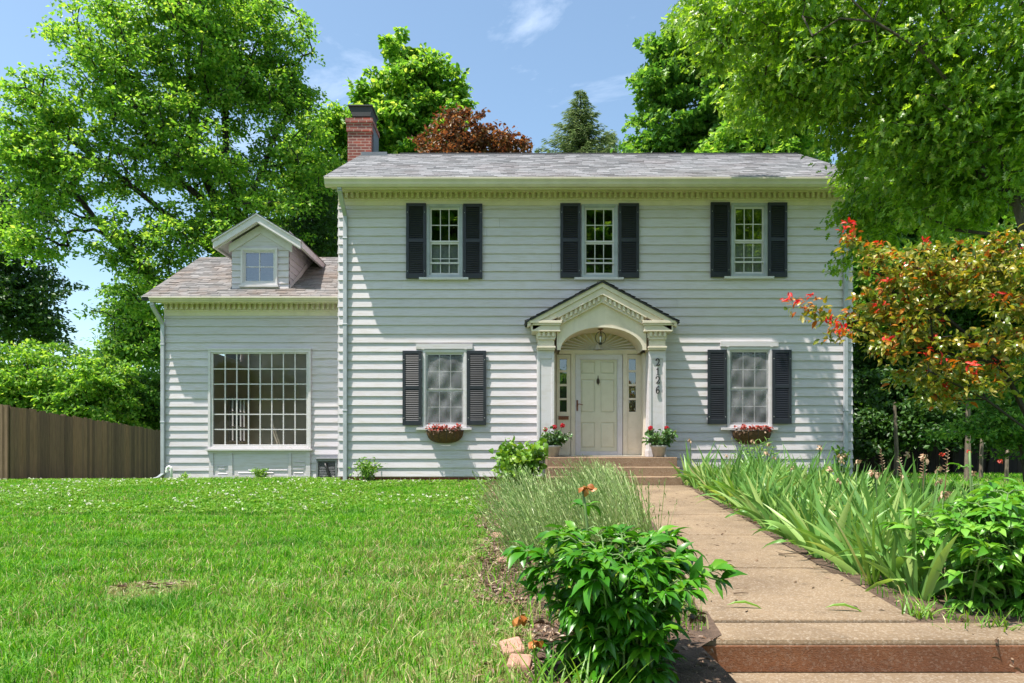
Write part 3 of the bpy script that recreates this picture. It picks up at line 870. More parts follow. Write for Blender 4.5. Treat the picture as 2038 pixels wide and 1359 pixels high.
def sash_window(w, upper):
    x0, x1, z0, z1 = win_rect(w, YF)
    mb = MB()
    fw = .055
    mb.ring(x0, x1, z0, z1, fw, YF - .045, YF + .03, wb=.045)           # outer casing
    mb.ring(x0 + fw, x1 - fw, z0 + .045, z1 - fw, .022, YF - .028, YF + .06)
    win = mb.build('window', M['white'] if not upper else M['spout'], house, bevel=.003)
    a, b, c, d = x0 + fw + .022, x1 - fw - .022, z0 + .067, z1 - fw - .022
    mid = c + (d - c) * .49
    s = MB()
    s.ring(a, b, mid - .005, d, .034, YF + .002, YF + .03, wb=.04)
    muntins(s, a + .034, b - .034, mid + .035, d - .034, 3, 2, .018, YF + .008, YF + .026)
    s.build('sash', M['white'], win)
    s = MB()
    s.ring(a, b, c, mid - .006, .034, YF + .020, YF + .05, wb=.05)
    muntins(s, a + .034, b - .034, c + .05, mid - .04, 3, 2, .018, YF + .028, YF + .044)
    s.build('sash', M['white'], win)
    g = MB()
    g.quad((a, YF + .017, mid), (b, YF + .017, mid), (b, YF + .017, d), (a, YF + .017, d))
    g.build('pane', M['glass'] if upper else M['glassbay'], win)
    g = MB()
    g.quad((a, YF + .036, c), (b, YF + .036, c), (b, YF + .036, mid), (a, YF + .036, mid))
    g.build('pane', M['glass'] if upper else M['glassbay'], win)
    s = MB()
    ex = .16 if upper else .14
    s.box(x0 - ex, x1 + ex * .8, YF - .085, YF - .0, z0 - .055, z0 - .002)
    s.build('sill', M['white'], win, bevel=.004)
    if upper:
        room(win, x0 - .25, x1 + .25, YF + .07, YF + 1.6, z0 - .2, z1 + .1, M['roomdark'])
        s = MB()   # storm sash bar across the lower half
        zz = c + (mid - c) * .36
        s.box(a, b, YF - .012, YF - .0, zz - .018, zz + .018)
        s.build('storm_bar', M['white'], win)
        if w is not UP[1]:                                                # a plain half curtain behind the lower sash
            s = MB(); s.box(a, b, YF + .10, YF + .104, c, mid - .02); s.build('curtain', M['curtain'], win)
    else:
        s = MB()   # stepped head casing
        s.box(x0 - .15, x1 + .13, YF - .06, YF - .0, z1 + .012, z1 + .125)
        s.box(x0 - .02, x0 + .04, YF - .062, YF - .03, z1 - .0, z1 + .03)
        s.box(x1 - .05, x1 + .01, YF - .062, YF - .03, z1 - .0, z1 + .03)
        s.build('window_head', M['siding'], win)
        # rumpled film hung behind the panes, one sheet for each sash
        for zb, zt in ((c, mid), (mid, d - .02)):
            nx, nz = 40, 30
            V, P = [], []
            for j in range(nz + 1):
                for i in range(nx + 1):
                    u, v = i / nx, j / nz
                    yy = YF - .012 + .010 * math.sin(7 * u + 5 * v + zb * 3) * math.cos(6 * v - 3 * u) + .006 * math.sin(15 * u - 8 * v)
                    top = zt - .025 - .02 * abs(math.sin(9 * u + zb))
                    V.append((a + .0 + (b - a) * u, yy, zb + (top - zb) * v))
            for j in range(nz):
                for i in range(nx): P.append((j * (nx + 1) + i, j * (nx + 1) + i + 1, (j + 1) * (nx + 1) + i + 1, (j + 1) * (nx + 1) + i))
            mesh_np('window_film', V, [(np.array(P), 0)], M['film'], win, smooth=True)
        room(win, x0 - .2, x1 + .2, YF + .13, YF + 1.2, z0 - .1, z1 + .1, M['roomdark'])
    return win
for w in UP: sash_window(w, True)
for w in LO: sash_window(w, False)

def shutter(px0, px1, py0, py1, lab=None):
    y = YF - .045
    x0, x1, z0, z1 = X(px0, y), X(px1, y), Z(py1, y), Z(py0, y)
    mb = MB()
    st_, zm = .062, z0 + (z1 - z0) * .505
    mb.box(x0, x0 + st_, y - .038, y, z0, z1); mb.box(x1 - st_, x1, y - .038, y, z0, z1)
    mb.box(x0 + st_, x1 - st_, y - .036, y - .001, z0, z0 + .105)
    mb.box(x0 + st_, x1 - st_, y - .036, y - .001, z1 - .07, z1)
    mb.box(x0 + st_, x1 - st_, y - .036, y - .001, zm - .04, zm + .04)
    for xx in (x0 + .03, x1 - .03):
        for zz in (z0 + .16, z1 - .2): mb.box(xx - .006, xx + .006, y - .042, y - .037, zz - .006, zz + .006, 1)
    sh = mb.build('shutter', [M['shutter'], M['pvc']], house, bevel=.004)
    mb = MB()
    mb.box(x0 + st_, x1 - st_, y - .006, y - .002, z0 + .1, z1 - .06)
    for za, zb in ((z0 + .105, zm - .04), (zm + .04, z1 - .07)):
        n = 17
        for i in range(n):
            z = za + (zb - za) * (i + .1) / n; h = (zb - za) / n
            sl = R.uniform(-.003, .003) if R.random() < .25 else 0
            mb.add([(x0 + st_, y - .034, z + sl), (x1 - st_, y - .034, z - sl), (x1 - st_, y - .008, z + h * 1.05), (x0 + st_, y - .008, z + h * 1.05),
                    (x0 + st_, y - .030, z - .008 + sl), (x1 - st_, y - .030, z - .008 - sl), (x1 - st_, y - .008, z + h * 1.05 - .008), (x0 + st_, y - .008, z + h * 1.05 - .008)],
                   [(0, 1, 2, 3), (4, 7, 6, 5), (0, 4, 5, 1)])
    mb.build('louver', M['shutter'], sh)
for q in ((808.5, 848, 405, 554.5), (922, 960, 406, 554.5), (1115, 1155.5, 405, 553), (1231, 1271.5, 405, 553), (1414, 1452.5, 403, 552), (1528, 1566, 403.5, 552),
          (801.5, 839, 698, 846.5), (929.5, 967.5, 698, 846), (1408, 1446, 696, 844), (1536.5, 1574.5, 696, 843.5)): shutter(*q)

# bay window of the wing, with its panelled apron
mb = MB()
mb.ring(bx0, bx1, bz0, bz1, .06, YW - .07, YW + .03, wb=.05)
mb.ring(bx0 + .06, bx1 - .06, bz0 + .05, bz1 - .06, .055, YW - .045, YW + .05, wb=.055, wt=.03)
mb.box(bx0 - .045, bx1 + .045, YW - .13, YW, bz0 - .045, bz0 - .001)
mb.box(bx0 - .01, bx1 + .01, YW - .085, YW, bz1 + .001, bz1 + .04)
bay = mb.build('bay_window', M['white'], house, bevel=.004)
a, b, c, d = bx0 + .115, bx1 - .115, bz0 + .105, bz1 - .09
mb = MB(); muntins(mb, a, b, c, d, 8, 6, .026, YW - .02, YW + .025); mb.build('sash', M['white'], bay)
mb = MB(); mb.quad((a, YW + .004, c), (b, YW + .004, c), (b, YW + .004, d), (a, YW + .004, d)); mb.build('pane', M['glassbay'], bay)
mb = MB()                                                                # the room inside, with a side window and an unseen high opening added to light it
rx0, rx1, ry0, ry1, rz0, rz1 = WL + .1, XL - .1, YW + .06, 21.9, 0.12, 4.0
mb.quad((rx0, ry0, rz0), (rx1, ry0, rz0), (rx1, ry1, rz0), (rx0, ry1, rz0)); mb.quad((rx0, ry0, rz1), (rx0, ry1, rz1), (rx1, ry1, rz1), (rx1, ry0, rz1))
mb.quad((rx1, ry0, rz0), (rx1, ry0, rz1), (rx1, ry1, rz1), (rx1, ry1, rz0))
def holed(P, a0, a1, b0, b1, h):
    for (p, q, r, s) in ((a0, a1, b0, h[2]), (a0, a1, h[3], b1), (a0, h[0], h[2], h[3]), (h[1], a1, h[2], h[3])):
        mb.quad(P(p, r), P(q, r), P(q, s), P(p, s))
mb.quad((rx0, ry1, rz0), (rx1, ry1, rz0), (rx1, ry1, rz1), (rx0, ry1, rz1))
holed(lambda y_, z_: (rx0, y_, z_), ry0, ry1, rz0, 3.0, (20.3, 21.5, 1.0, 2.35))
holed(lambda y_, z_: (rx0, y_, z_), ry0, ry1, 3.0, rz1, (17.5, 21.5, 3.5, 3.95))  # inner side of the unseen slot added for light
mb.build('room', M['room'], bay)
mb = MB()   # a small paned window and a door casing on the far wall of the room
for yy_ in (20.3, 20.58, 20.88, 21.18, 21.46): mb.box(rx0 + .0, rx0 + .04, yy_, yy_ + .04, 1.0, 2.35)
for zz_ in (1.0, 1.43, 1.88, 2.31): mb.box(rx0 + .005, rx0 + .035, 20.34, 21.46, zz_, zz_ + .035)
mb.build('room_window', M['white'], bay)
mb = MB(); mb.ring(-6.1, -5.0, 0.13, 2.5, .10, 21.80, 21.88); mb.build('room_door_casing', M['white'], bay)
ax0, ax1, az0, az1 = bx0 + .02, bx1 - .02, 0.04, bz0 - .046
mb = MB()
mb.box(ax0, ax1, YW - .03, YW + .01, az0, az1)
xs_ = [X(p_, YW) for p_ in (426, 456, 464, 575, 581, 610)]
ys0, ys1 = az0 + .09, az1 - .06
mb.box(ax0, xs_[0], YW - .055, YW - .031, az0, az1); mb.box(xs_[5], ax1, YW - .055, YW - .031, az0, az1)
mb.box(xs_[1], xs_[2], YW - .055, YW - .031, az0, az1); mb.box(xs_[3], xs_[4], YW - .055, YW - .031, az0, az1)
for i in (0, 2, 4):
    mb.box(xs_[i], xs_[i + 1], YW - .053, YW - .031, az0, ys0); mb.box(xs_[i], xs_[i + 1], YW - .053, YW - .031, ys1, az1)
for i, nn in ((0, 3), (4, 4), (2, 2)):                                    # boards splitting and lifting inside the panels
    for k in range(nn):
        z = ys0 + .05 + (ys1 - ys0) * (k * .16 + R.uniform(0, .05)); w = xs_[i + 1] - xs_[i]
        s0 = R.uniform(0, .3) * w; s1 = w * R.uniform(.7, 1)
        mb.add([(xs_[i] + s0, YW - .031, z), (xs_[i] + s1, YW - .031, z + R.uniform(-.01, .01)), (xs_[i] + s1, YW - .048, z - .014), (xs_[i] + s0, YW - .045, z - .012)], [(0, 1, 2, 3), (3, 2, 1, 0)])
mb.build('apron', M['wing'], bay)

# dormer window
mb = MB()
mb.ring(wx0, wx1, wz0, wz1, .05, DY - .05, DY + .03)
mb.ring(wx0 + .05, wx1 - .05, wz0 + .05, wz1 - .05, .025, DY - .03, DY + .04)
mb.box(wx0 - .03, wx1 + .03, DY - .09, DY - .0, wz0 - .05, wz0 - .001)
mb.box(wx0, wx1, DY - .03, DY - .0, wz0 - .15, wz0 - .051)
e = .075
mb.ring(wx0 + e, wx1 - e, wz0 + e, wz1 - e, .035, DY - .01, DY + .03)
muntins(mb, wx0 + e + .035, wx1 - e - .035, wz0 + e + .035, wz1 - e - .035, 2, 2, .022, DY + .0, DY + .025)
mb.build('dormer_window', M['white'], dormer)
mb = MB(); mb.quad((wx0 + e, DY + .012, wz0 + e), (wx1 - e, DY + .012, wz0 + e), (wx1 - e, DY + .012, wz1 - e), (wx0 + e, DY + .012, wz1 - e))
mb.build('pane', M['glass'], dormer)
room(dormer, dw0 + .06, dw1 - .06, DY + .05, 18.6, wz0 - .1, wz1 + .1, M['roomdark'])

# ------------------------------------------------------------------ portico and front door
PX, PZ, YH = 1.93, 4.365, 14.58
SL = 0.53
por = MB()
hgable(por, PX, PZ, YH, YH + .13, 1.60, SL, .032, .135)                  # crown
hgable(por, PX, PZ, YH + .03, YH + .12, 1.52, SL, .136, .262)             # fascia
hgable(por, PX, PZ, YH + .002, YH + .14, .94, SL, .263, .288)             # bead
hgable(por, PX, PZ, YH + .07, YH + .14, .90, SL, .289, .425)              # dentil backing
hgable(por, PX, PZ, YH + .055, YH + .14, .88, SL, .426, .446)
hgable(por, PX, PZ, YH + .135, 15.07, 1.58, SL, .034, .060)              # boards under the roof
for s in (-1, 1):
    def bx(d0, d1, y0, z0, z1): por.box(PX + s * d0, PX + s * d1, y0, 15.07, z0, z1)
    bx(.865, 1.56, YH - .02, 3.465, 3.520); bx(.885, 1.53, YH + .0, 3.425, 3.464)
    bx(.905, 1.49, YH + .03, 3.325, 3.424); bx(.895, 1.50, YH + .01, 3.290, 3.324)
    bx(.985, 1.40, YH + .09, 3.165, 3.289)
    bx(1.005, 1.385, YH + .07, 3.125, 3.164); bx(1.02, 1.37, YH + .10, 2.985, 3.124)
    bx(.995, 1.395, YH + .06, 2.945, 2.984); bx(1.005, 1.385, YH + .08, 2.905, 2.944)
# dentils along the rake
for s in (-1, 1):
    for k in range(9):
        d = .05 + k * .098
        z = PZ - .289 - SL * d
        por.prism([(PX + s * d, z), (PX + s * (d + .05), z - SL * .05), (PX + s * (d + .05), z - SL * .05 - .10), (PX + s * d, z - .10)][::s], 'y', YH + .025, YH + .075)
    for k in range(4):
        d = 1.02 + k * .10
        por.box(PX + s * d, PX + s * (d + .052), YH + .045, YH + .095, 3.19, 3.289)
# tympanum round the arch
AX, AZ, AA, AB = PX, 2.905, .965, .535
nA = 40
arc = [(AX - AA * math.cos(PI * i / nA), AZ + AB * math.sin(PI * i / nA)) for i in range(nA + 1)]
yT = YH + .13
for (xa, za), (xb, zb) in zip(arc[:-1], arc[1:]):
    ta, tb = PZ - .05 - SL * abs(xa - PX), PZ - .05 - SL * abs(xb - PX)
    por.add([(xa, yT, za), (xb, yT, zb), (xb, yT, tb), (xa, yT, ta)], [(0, 1, 2, 3)])
portico = por.build('portico', M['trim'], house, bevel=.004)
mb = MB()                                                                # arch band and vault
for (xa, za), (xb, zb) in zip(arc[:-1], arc[1:]):
    def sc(x, z, k): return (AX + (x - AX) * k, AZ + (z - AZ) * k)
    q = [sc(xa, za, 1.0), sc(xb, zb, 1.0), sc(xb, zb, .915), sc(xa, za, .915)]
    mb.add([(p_[0], yT - .02, p_[1]) for p_ in q] + [(p_[0], yT, p_[1]) for p_ in q[:2]] + [(p_[0], 15.41, p_[1]) for p_ in (q[3], q[2])],
           [(3, 2, 1, 0), (0, 1, 5, 4), (2, 3, 6, 7)])
mb.build('arch', M['trim'], portico)
mb = MB()                                                                # shell of fluted rays
yb = 15.40
fa = [(AX - .91 * AA * math.cos(PI * i / 60), AZ + .91 * AB * math.sin(PI * i / 60)) for i in range(61)]
fz = AZ + .10
for k in range(18):
    for h in range(2):
        i0 = k * 60 / 18 + h * 30 / 18; i1 = i0 + 30 / 18
        def fp(i): t = PI * i / 60; return (AX - .93 * AA * math.cos(t), max(fz, AZ + .93 * AB * math.sin(t)))
        a, b = fp(i0), fp(i1)
        ya, yb_ = (yb - .02, yb + .015) if h == 0 else (yb + .015, yb - .02)
        mb.add([(AX, yb, fz), (a[0], ya, a[1]), (b[0], yb_, b[1])], [(0, 2, 1)])
for k in range(1, 18):
    t = PI * k / 18
    e_ = (AX - .92 * AA * math.cos(t), yb - .035, max(fz, AZ + .92 * AB * math.sin(t)))
    mb.tube([(AX - .06 * math.cos(t), yb - .01, fz + .06 * math.sin(t)), e_], [.007, .017], 6, 1)
mb.lathe((AX, yb + .0, fz), [(.0, .13), (.06, .11), (.075, .06), (.10, .02), (.12, 0)], 12, 1)
mb.build('fanlight', [M['fan'], M['white']], portico)
for s in (-1, 1):
    mb = MB()
    xi, xo = PX + s * 1.02, PX + s * 1.385
    mb.box(xi, xo, YH + .14, 15.07, .607, 2.904)
    mb.box(xi - s * .0, xi + s * .055, YH + .122, YH + .139, .75, 2.80); mb.box(xo - s * .055, xo, YH + .122, YH + .139, .75, 2.80)
    mb.box(xi + s * .056, xo - s * .056, YH + .124, YH + .139, 2.72, 2.80); mb.box(xi + s * .056, xo - s * .056, YH + .124, YH + .139, .75, .82)
    mb.box(xi - s * .02, xo + s * .02, YH + .11, 15.06, .607, .749)
    mb.build('pilaster', M['white'], portico, bevel=.004)
mb = MB(); hgable(mb, PX, PZ, YH - .035, 15.075, 1.645, SL, .003, .031, 1)
for s in (-1, 1):
    e, ze = PX + s * 1.65, PZ - SL * 1.65 + .004
    P0, P1, Q0, Q1 = (e, YH - .05, ze), (e, 15.07, ze), (PX, YH - .05, PZ + .004), (PX, 15.07, PZ + .004)
    if s == 1: shingle_slope(mb, P0, P1, Q0, Q1, expo=.13, tab=.22, lip=.014, jag=.02)
    else: shingle_slope(mb, P1, P0, Q1, Q0, expo=.13, tab=.22, lip=.014, jag=.02)
mb.build('porch_roof', [M['roofd'], M['ridge']], portico)
# house number: strokes with a swelling pen, mounted on the right pilaster
def digit(ch, x, z, h):
    S = {'2': [(-.46, .70), (-.40, .88), (-.12, 1.0), (.22, .96), (.42, .76), (.34, .52), (.05, .28), (-.30, .06), (-.46, .02), (-.2, .05), (.15, .0), (.40, .04), (.48, .18)],
         '1': [(-.28, .80), (-.05, .90), (.04, 1.0), (.04, .5), (.04, .02)],
         '6': [(.34, .90), (.10, .99), (-.22, .84), (-.42, .50), (-.40, .20), (-.14, .01), (.20, .04), (.40, .25), (.32, .48), (.02, .56), (-.26, .42), (-.38, .26)]}[ch]
    mb = MB(); y = YH + .118
    pts = [Vector((x + p_[0] * h * .5, 0, z + p_[1] * h)) for p_ in S]
    for i in range(len(pts) - 1):
        a, b = pts[i], pts[i + 1]
        dv = (b - a).normalized(); nn = Vector((-dv.z, 0, dv.x))
        w = h * (.035 + .04 * abs(dv.z))
        a2, b2 = a - dv * w * .5, b + dv * w * .5
        mb.prism([(p_.x, p_.z) for p_ in (a2 + nn * w, b2 + nn * w, b2 - nn * w, a2 - nn * w)], 'y', y - .012 - .0004 * i, y + .003 * 0)
    if ch == '1': mb.box(x - h * .22, x + h * .26, y - .012, y, z, z + h * .07)
    mb.build('house_number', M['black'], portico)
for ch_, py in (('2', 727.5), ('1', 746.5), ('2', 763), ('6', 783)):
    digit(ch_, X(1309, YH + .12), Z(py, YH + .12), .152)

# door wall
YD = 15.42
mb = MB()
mb.box(.90, 2.96, YD, YD + .03, .60, 3.49)                                # back panel
mb.box(.905, .96, 15.072, YD, .607, 2.9); mb.box(2.90, 2.955, 15.072, YD, .607, 2.9)  # reveals
mb.box(.96, 2.90, YD - .06, YD - .001, 2.915, 3.0)                         # transom rail
mb.box(X(1136, YD), X(1144.5, YD), YD - .07, YD - .001, .607, 2.914); mb.box(X(1239, YD), X(1248, YD), YD - .07, YD - .001, .607, 2.914)
mb.box(X(1144.6, YD), X(1238.9, YD), YD - .07, YD - .001, 2.895, 2.914)
mb.box(.96, 2.90, YD - .3, YD - .0, .607, .63)
mb.build('door_surround', M['trim'], house, bevel=.003)
ys_ = YD - .05
dx0, dx1, dz0, dz1 = X(1145, ys_), X(1238.5, ys_), .635, 2.893
mb = MB(); mb.ring(dx0, dx1, dz0, dz1, .105, ys_ - .03, ys_ + .0, wb=.075, wt=.10)
mb.ring(dx0 + .105, dx1 - .105, dz0 + .075, dz1 - .10, .012, ys_ - .022, ys_ - .004)
door = mb.build('door', M['white'], house, bevel=.004)
yd = ys_ + .03
ix0, ix1, iz0, iz1 = dx0 + .10, dx1 - .10, dz0 + .07, dz1 - .09
mb = MB()
mb.box(ix0, ix1, yd - .004, yd + .019, iz0, iz1)
rows = [(Z(744, yd), Z(719.5, yd)), (Z(820.5, yd), Z(755, yd)), (Z(891, yd), Z(840.5, yd))]
c0 = (X(1156.5, yd), X(1184, yd)); c1 = (X(1195, yd), X(1222.5, yd))
zz = [iz0] + [q for r_ in rows[::-1] for q in r_] + [iz1]
for k in range(0, 8, 2): mb.box(ix0, ix1, yd - .022, yd - .0045, zz[k], zz[k + 1])
for z0_, z1_ in rows:
    for a_, b_ in ((ix0, c0[0]), (c0[1], c1[0]), (c1[1], ix1)): mb.box(a_, b_, yd - .0215, yd - .0045, z0_, z1_)
    for a_, b_ in (c0, c1):
        g = .035
        mb.add([(a_ + .006, yd - .005, z0_ + .006), (b_ - .006, yd - .005, z0_ + .006), (b_ - .006, yd - .005, z1_ - .006), (a_ + .006, yd - .005, z1_ - .006),
                (a_ + g, yd - .018, z0_ + g), (b_ - g, yd - .018, z0_ + g), (b_ - g, yd - .018, z1_ - g), (a_ + g, yd - .018, z1_ - g)],
               [(4, 5, 6, 7), (0, 1, 5, 4), (1, 2, 6, 5), (2, 3, 7, 6), (3, 0, 4, 7)])
mb.build('door_panel', M['door'], door)
mb = MB()
kx, kz = X(1190, yd), Z(758, yd)
mb.lathe((0, 0, 0), [(0, 0)], 3)
mb.v, mb.f, mb.m = [], [], []
mb.prism([(kx + math.cos(t) * .035, kz + math.sin(t) * .06) for t in [2 * PI * i / 14 for i in range(14)]], 'y', yd - .035, yd - .0225)
mb.prism([(kx - .012, kz + .05), (kx + .012, kz + .05), (kx + .006, kz + .12), (kx - .006, kz + .12)], 'y', yd - .032, yd - .0225)
mb.tube([(kx + .028 * math.cos(t), yd - .045, kz - .02 + .05 * math.sin(t)) for t in [PI + PI * i / 8 for i in range(9)]], .008, 6)
mb.tube([(kx, yd - .035, kz - .05), (kx, yd - .035, kz - .10)], .007, 6)
mb.build('door_knocker', M['bronze'], door)
mb = MB()
hx, hz = X(1148.5, ys_), Z(807, ys_)
mb.box(hx - .018, hx + .018, ys_ - .045, ys_ - .031, hz - .12, hz + .12)
mb.tube([(hx, ys_ - .045, hz + .02), (hx, ys_ - .085, hz + .02), (hx + .05, ys_ - .09, hz + .03), (hx + .12, ys_ - .085, hz + .01)], .009, 6)
mb.build('handle', M['rust'], door)
# sidelights
for p0, p1, q0, q1 in ((1108, 1135.5, 1114, 1128), (1248.5, 1277, 1251.5, 1265.5)):
    y = YD - .04
    x0, x1, a, b = X(p0, y), X(p1, y), X(q0, y), X(q1, y)
    mb = MB()
    rows_ = [(Z(736.5, y), Z(713.7, y)), (Z(764, y), Z(740.7, y)), (Z(792, y), Z(768.5, y)), (Z(819.5, y), Z(796, y))]
    mb.box(x0, a, y - .015, y + .039, .64, 2.90); mb.box(b, x1, y - .015, y + .039, .64, 2.90)
    zz = [.64] + [q for r_ in rows_[::-1] for q in r_] + [2.90]
    for k in range(0, 10, 2): mb.box(a, b, y - .013, y + .039, zz[k], zz[k + 1])
    mb.box(x0 - .0, x1 + .0, y - .035, y - .0155, 2.80, 2.835)
    mb.box(a - .02, b + .02, y - .022, y - .0155, .78, 1.25)
    sl = mb.build('sidelight', M['trim'], house, bevel=.002)
    for z0_, z1_ in rows_:
        mb = MB(); mb.quad((a, y + .008, z0_), (b, y + .008, z0_), (b, y + .008, z1_), (a, y + .008, z1_)); mb.build('pane', M['glass'], sl)
        mb = MB(); mb.quad((a, y + .037, z0_), (b, y + .037, z0_), (b, y + .037, z1_), (a, y + .037, z1_)); mb.build('sidelight_curtain', M['roomdark'], sl)  # dark sheet behind each pane, the unlit interior put into its colour
mb = MB()
mx0, mx1, mz0, mz1 = X(1111.5, YD - .06), X(1131.5, YD - .06), Z(835, YD - .06), Z(829, YD - .06)
mb.box(mx0, mx1, YD - .072, YD - .056, mz0, mz1); mb.box(mx0 - .01, mx1 + .01, YD - .076, YD - .056, mz1 + .001, mz1 + .012)
mb.build('mail_slot', M['rust'], house)
# meter on the right hand end wall
mb = MB()
mb.lathe((0, 0, 0), [(0, 0)], 3); mb.v, mb.f, mb.m = [], [], []
mb.box(XR + .02, XR + .12, 15.55, 15.85, 1.0, 1.65)
mb.tube([(XR + .12, 15.7, 1.38), (XR + .22, 15.7, 1.38)], .13, 16); mb.tube([(XR + .07, 15.7, 1.65), (XR + .07, 15.7, 4.5)], .03, 8)
mb.build('electric_meter', M['meter'], house)

# ------------------------------------------------------------------ trees
def wob3(p, s):
    """cheap smooth noise for gaps in a crown"""
    a = p * s
    return (np.sin(a[:, 0] * 1.7 + 1.3 * np.sin(a[:, 2] * 1.1 + 2)) + np.sin(a[:, 1] * 1.9 + 1.1 * np.sin(a[:, 0] * 1.3)) + np.sin(a[:, 2] * 2.1 + 1.7 * np.sin(a[:, 1] * .9 + 1))) / 3

def clumps_in(ells, n, rng, bias=0.55, gap=-0.9, gs=1.0):
    """points spread through a union of ellipsoids (x, y, z, rx, ry, rz), denser towards the outside"""
    E = np.array([e[:6] for e in ells], float)
    vol = E[:, 3] * E[:, 4] * E[:, 5]
    vol = vol ** 0.75
    k = rng.choice(len(E), size=n, p=vol / vol.sum())
    d = unit(rng.normal(size=(n, 3)))
    r = rng.random(n) ** (bias)
    p = E[k, :3] + E[k, 3:6] * d * r[:, None]
    return p[wob3(p, gs) > gap]

def branches(stems, clumps, rng, r_tip=0.012, expo=2.4, reach=0.35, sag=0.12):
    """limbs from given stem polylines out to every clump -> node positions, parents, radii"""
    pos, par = [], []
    for s in stems:
        base_parent = -1
        pts = [np.array(p, float) for p in s]
        if pos and len(s) > 1:
            dd = [np.linalg.norm(q - pts[0]) for q in pos]
            j = int(np.argmin(dd))
            if dd[j] < 0.6: base_parent = j
        prev = base_parent
        for a, b in zip(pts[:-1], pts[1:]):
            m = max(1, int(np.linalg.norm(b - a) / 0.6))
            for i in range(m):
                t = i / m
                q = a + (b - a) * t + (rng.normal(size=3) * 0.05 if i else 0)
                pos.append(q); par.append(prev); prev = len(pos) - 1
        pos.append(pts[-1]); par.append(prev)
    ns = len(pos)
    order = np.argsort([min(np.linalg.norm(c - q) for q in pos[:ns]) for c in clumps])
    P = np.array(pos); 
    cap = np.zeros((ns + 4 * len(clumps), 3)); cap[:ns] = P
    n = ns
    par = list(par)
    for ci in order:
        c = clumps[ci]
        d = cap[:n] - c
        cost = np.linalg.norm(d, axis=1) + reach * np.maximum(d[:, 2], 0) * 2
        j = int(np.argmin(cost))
        a = cap[j]; L = np.linalg.norm(c - a)
        m = 1 if L < 0.5 else 2 if L < 1.6 else 4
        prev = j
        for i in range(1, m + 1):
            t = i / m
            q = a + (c - a) * t
            if i < m: q = q + np.array([0, 0, sag * L * math.sin(PI * t)]) + rng.normal(size=3) * 0.05 * L
            cap[n] = q; par.append(prev); prev = n; n += 1
    P = cap[:n]; par = np.array(par[:n])
    w = np.full(n, r_tip ** expo)
    has = np.zeros(n, bool); has[par[par >= 0]] = True
    acc = np.where(has, 0.0, w)
    for i in range(n - 1, -1, -1):
        if par[i] >= 0: acc[par[i]] += acc[i]
    return P, par, acc ** (1 / expo)

def limb_mesh(lb, P, par, rad, sides=5, m=0):
    e = np.nonzero(par >= 0)[0]
    a, b = P[par[e]], P[e]
    ra, rb = np.minimum(rad[par[e]], rad[e] * 1.35), rad[e]
    d = unit(b - a)
    up = np.where(np.abs(d[:, 2:3]) < 0.9, np.array([[0, 0, 1.0]]), np.array([[1.0, 0, 0]]))
    u = unit(np.cross(d, up)); v = np.cross(d, u)
    t = 2 * PI * np.arange(sides) / sides
    ring = lambda c, r: c[:, None, :] + r[:, None, None] * (np.cos(t)[None, :, None] * u[:, None, :] + np.sin(t)[None, :, None] * v[:, None, :])
    V = np.concatenate([ring(a, ra), ring(b + d * rb[:, None] * .3, rb)], axis=1).reshape(-1, 3)
    f = np.array([(j, (j + 1) % sides, sides + (j + 1) % sides, sides + j) for j in range(sides)])
    faces = (f[None] + (np.arange(len(e)) * 2 * sides)[:, None, None]).reshape(-1, 4)
    lb.add(V, [faces], m)

def spray(lb, kind, c, n, rad, flat, size, rng, m=0, droop=0.25, tilt=0.55, wid=1.0, centre=None):
    """n leaves per clump: a flattened, layered spray, leaf tips pointing outwards and down, faces mostly to the sky"""
    k = len(c)
    if k == 0: return
    ci = np.repeat(np.arange(k), n)
    rr = (rad * rng.uniform(0.6, 1.35, k))[ci]
    q = unit(rng.normal(size=(len(ci), 3))) * (rng.random(len(ci)) ** 0.5)[:, None]
    ax = rng.normal(size=(k, 3)) * 0.25                       # each spray tilts its own way
    off = q * np.stack([rr, rr, rr * flat], axis=1)
    off[:, 2] += (off[:, 0] * ax[ci, 0] + off[:, 1] * ax[ci, 1])
    off[:, 2] -= 0.25 * (off[:, 0] ** 2 + off[:, 1] ** 2) / np.maximum(rr, .01)
    pos = c[ci] + off
    d = unit(np.stack([q[:, 0], q[:, 1], np.zeros(len(q))], 1) + rng.normal(size=(len(q), 3)) * 0.6 + np.array([0, 0, -droop]))
    nr = unit(np.array([0, 0, 1.0]) + rng.normal(size=(len(q), 3)) * tilt)
    lb.leaves(kind, pos, d, nr, size * rng.uniform(0.6, 1.25, len(pos)), m, np.full(len(pos), wid))

def E(px, py, rx, ry, y, ryd, dy=0.0):
    """an ellipsoid of crown that stands y metres away, from its outline in the photograph"""
    y += dy
    return (X(px, y), y, Z(py, y), rx * y / F, ryd, ry * y / F)

def S(pts, y, bend=0.0):
    return [(X(px, y + dy), y + dy, Z(py, y + dy)) for px, py, dy in [(p + (0,))[:3] for p in pts]]

def tree(name, label, cat, base, stems, ells, nclump, nleaf, size, kind, leafm, bark, seed, rad=.6, flat=.42, group=None, gap=-.9, gs=1.0,
         bias=.55, r_tip=.012, expo=2.4, droop=.25, tilt=.55, wid=1.0, extra=None, clip=None):
    rng = np.random.default_rng(seed)
    t = thing(name, label, cat, base, group)
    c = clumps_in(ells, nclump, rng, bias, gap, gs)
    if clip is not None: c = c[clip(c)]
    P, par, r = branches(stems, c, rng, r_tip, expo)
    lb = LB(); limb_mesh(lb, P, par, r); lb.build('trunk', bark, t)
    lb = LB(); spray(lb, kind, c, nleaf, rad, flat, size, rng, 0, droop, tilt, wid)
    lb.build('crown', leafm if isinstance(leafm, list) else [leafm], t)
    return t, c, rng

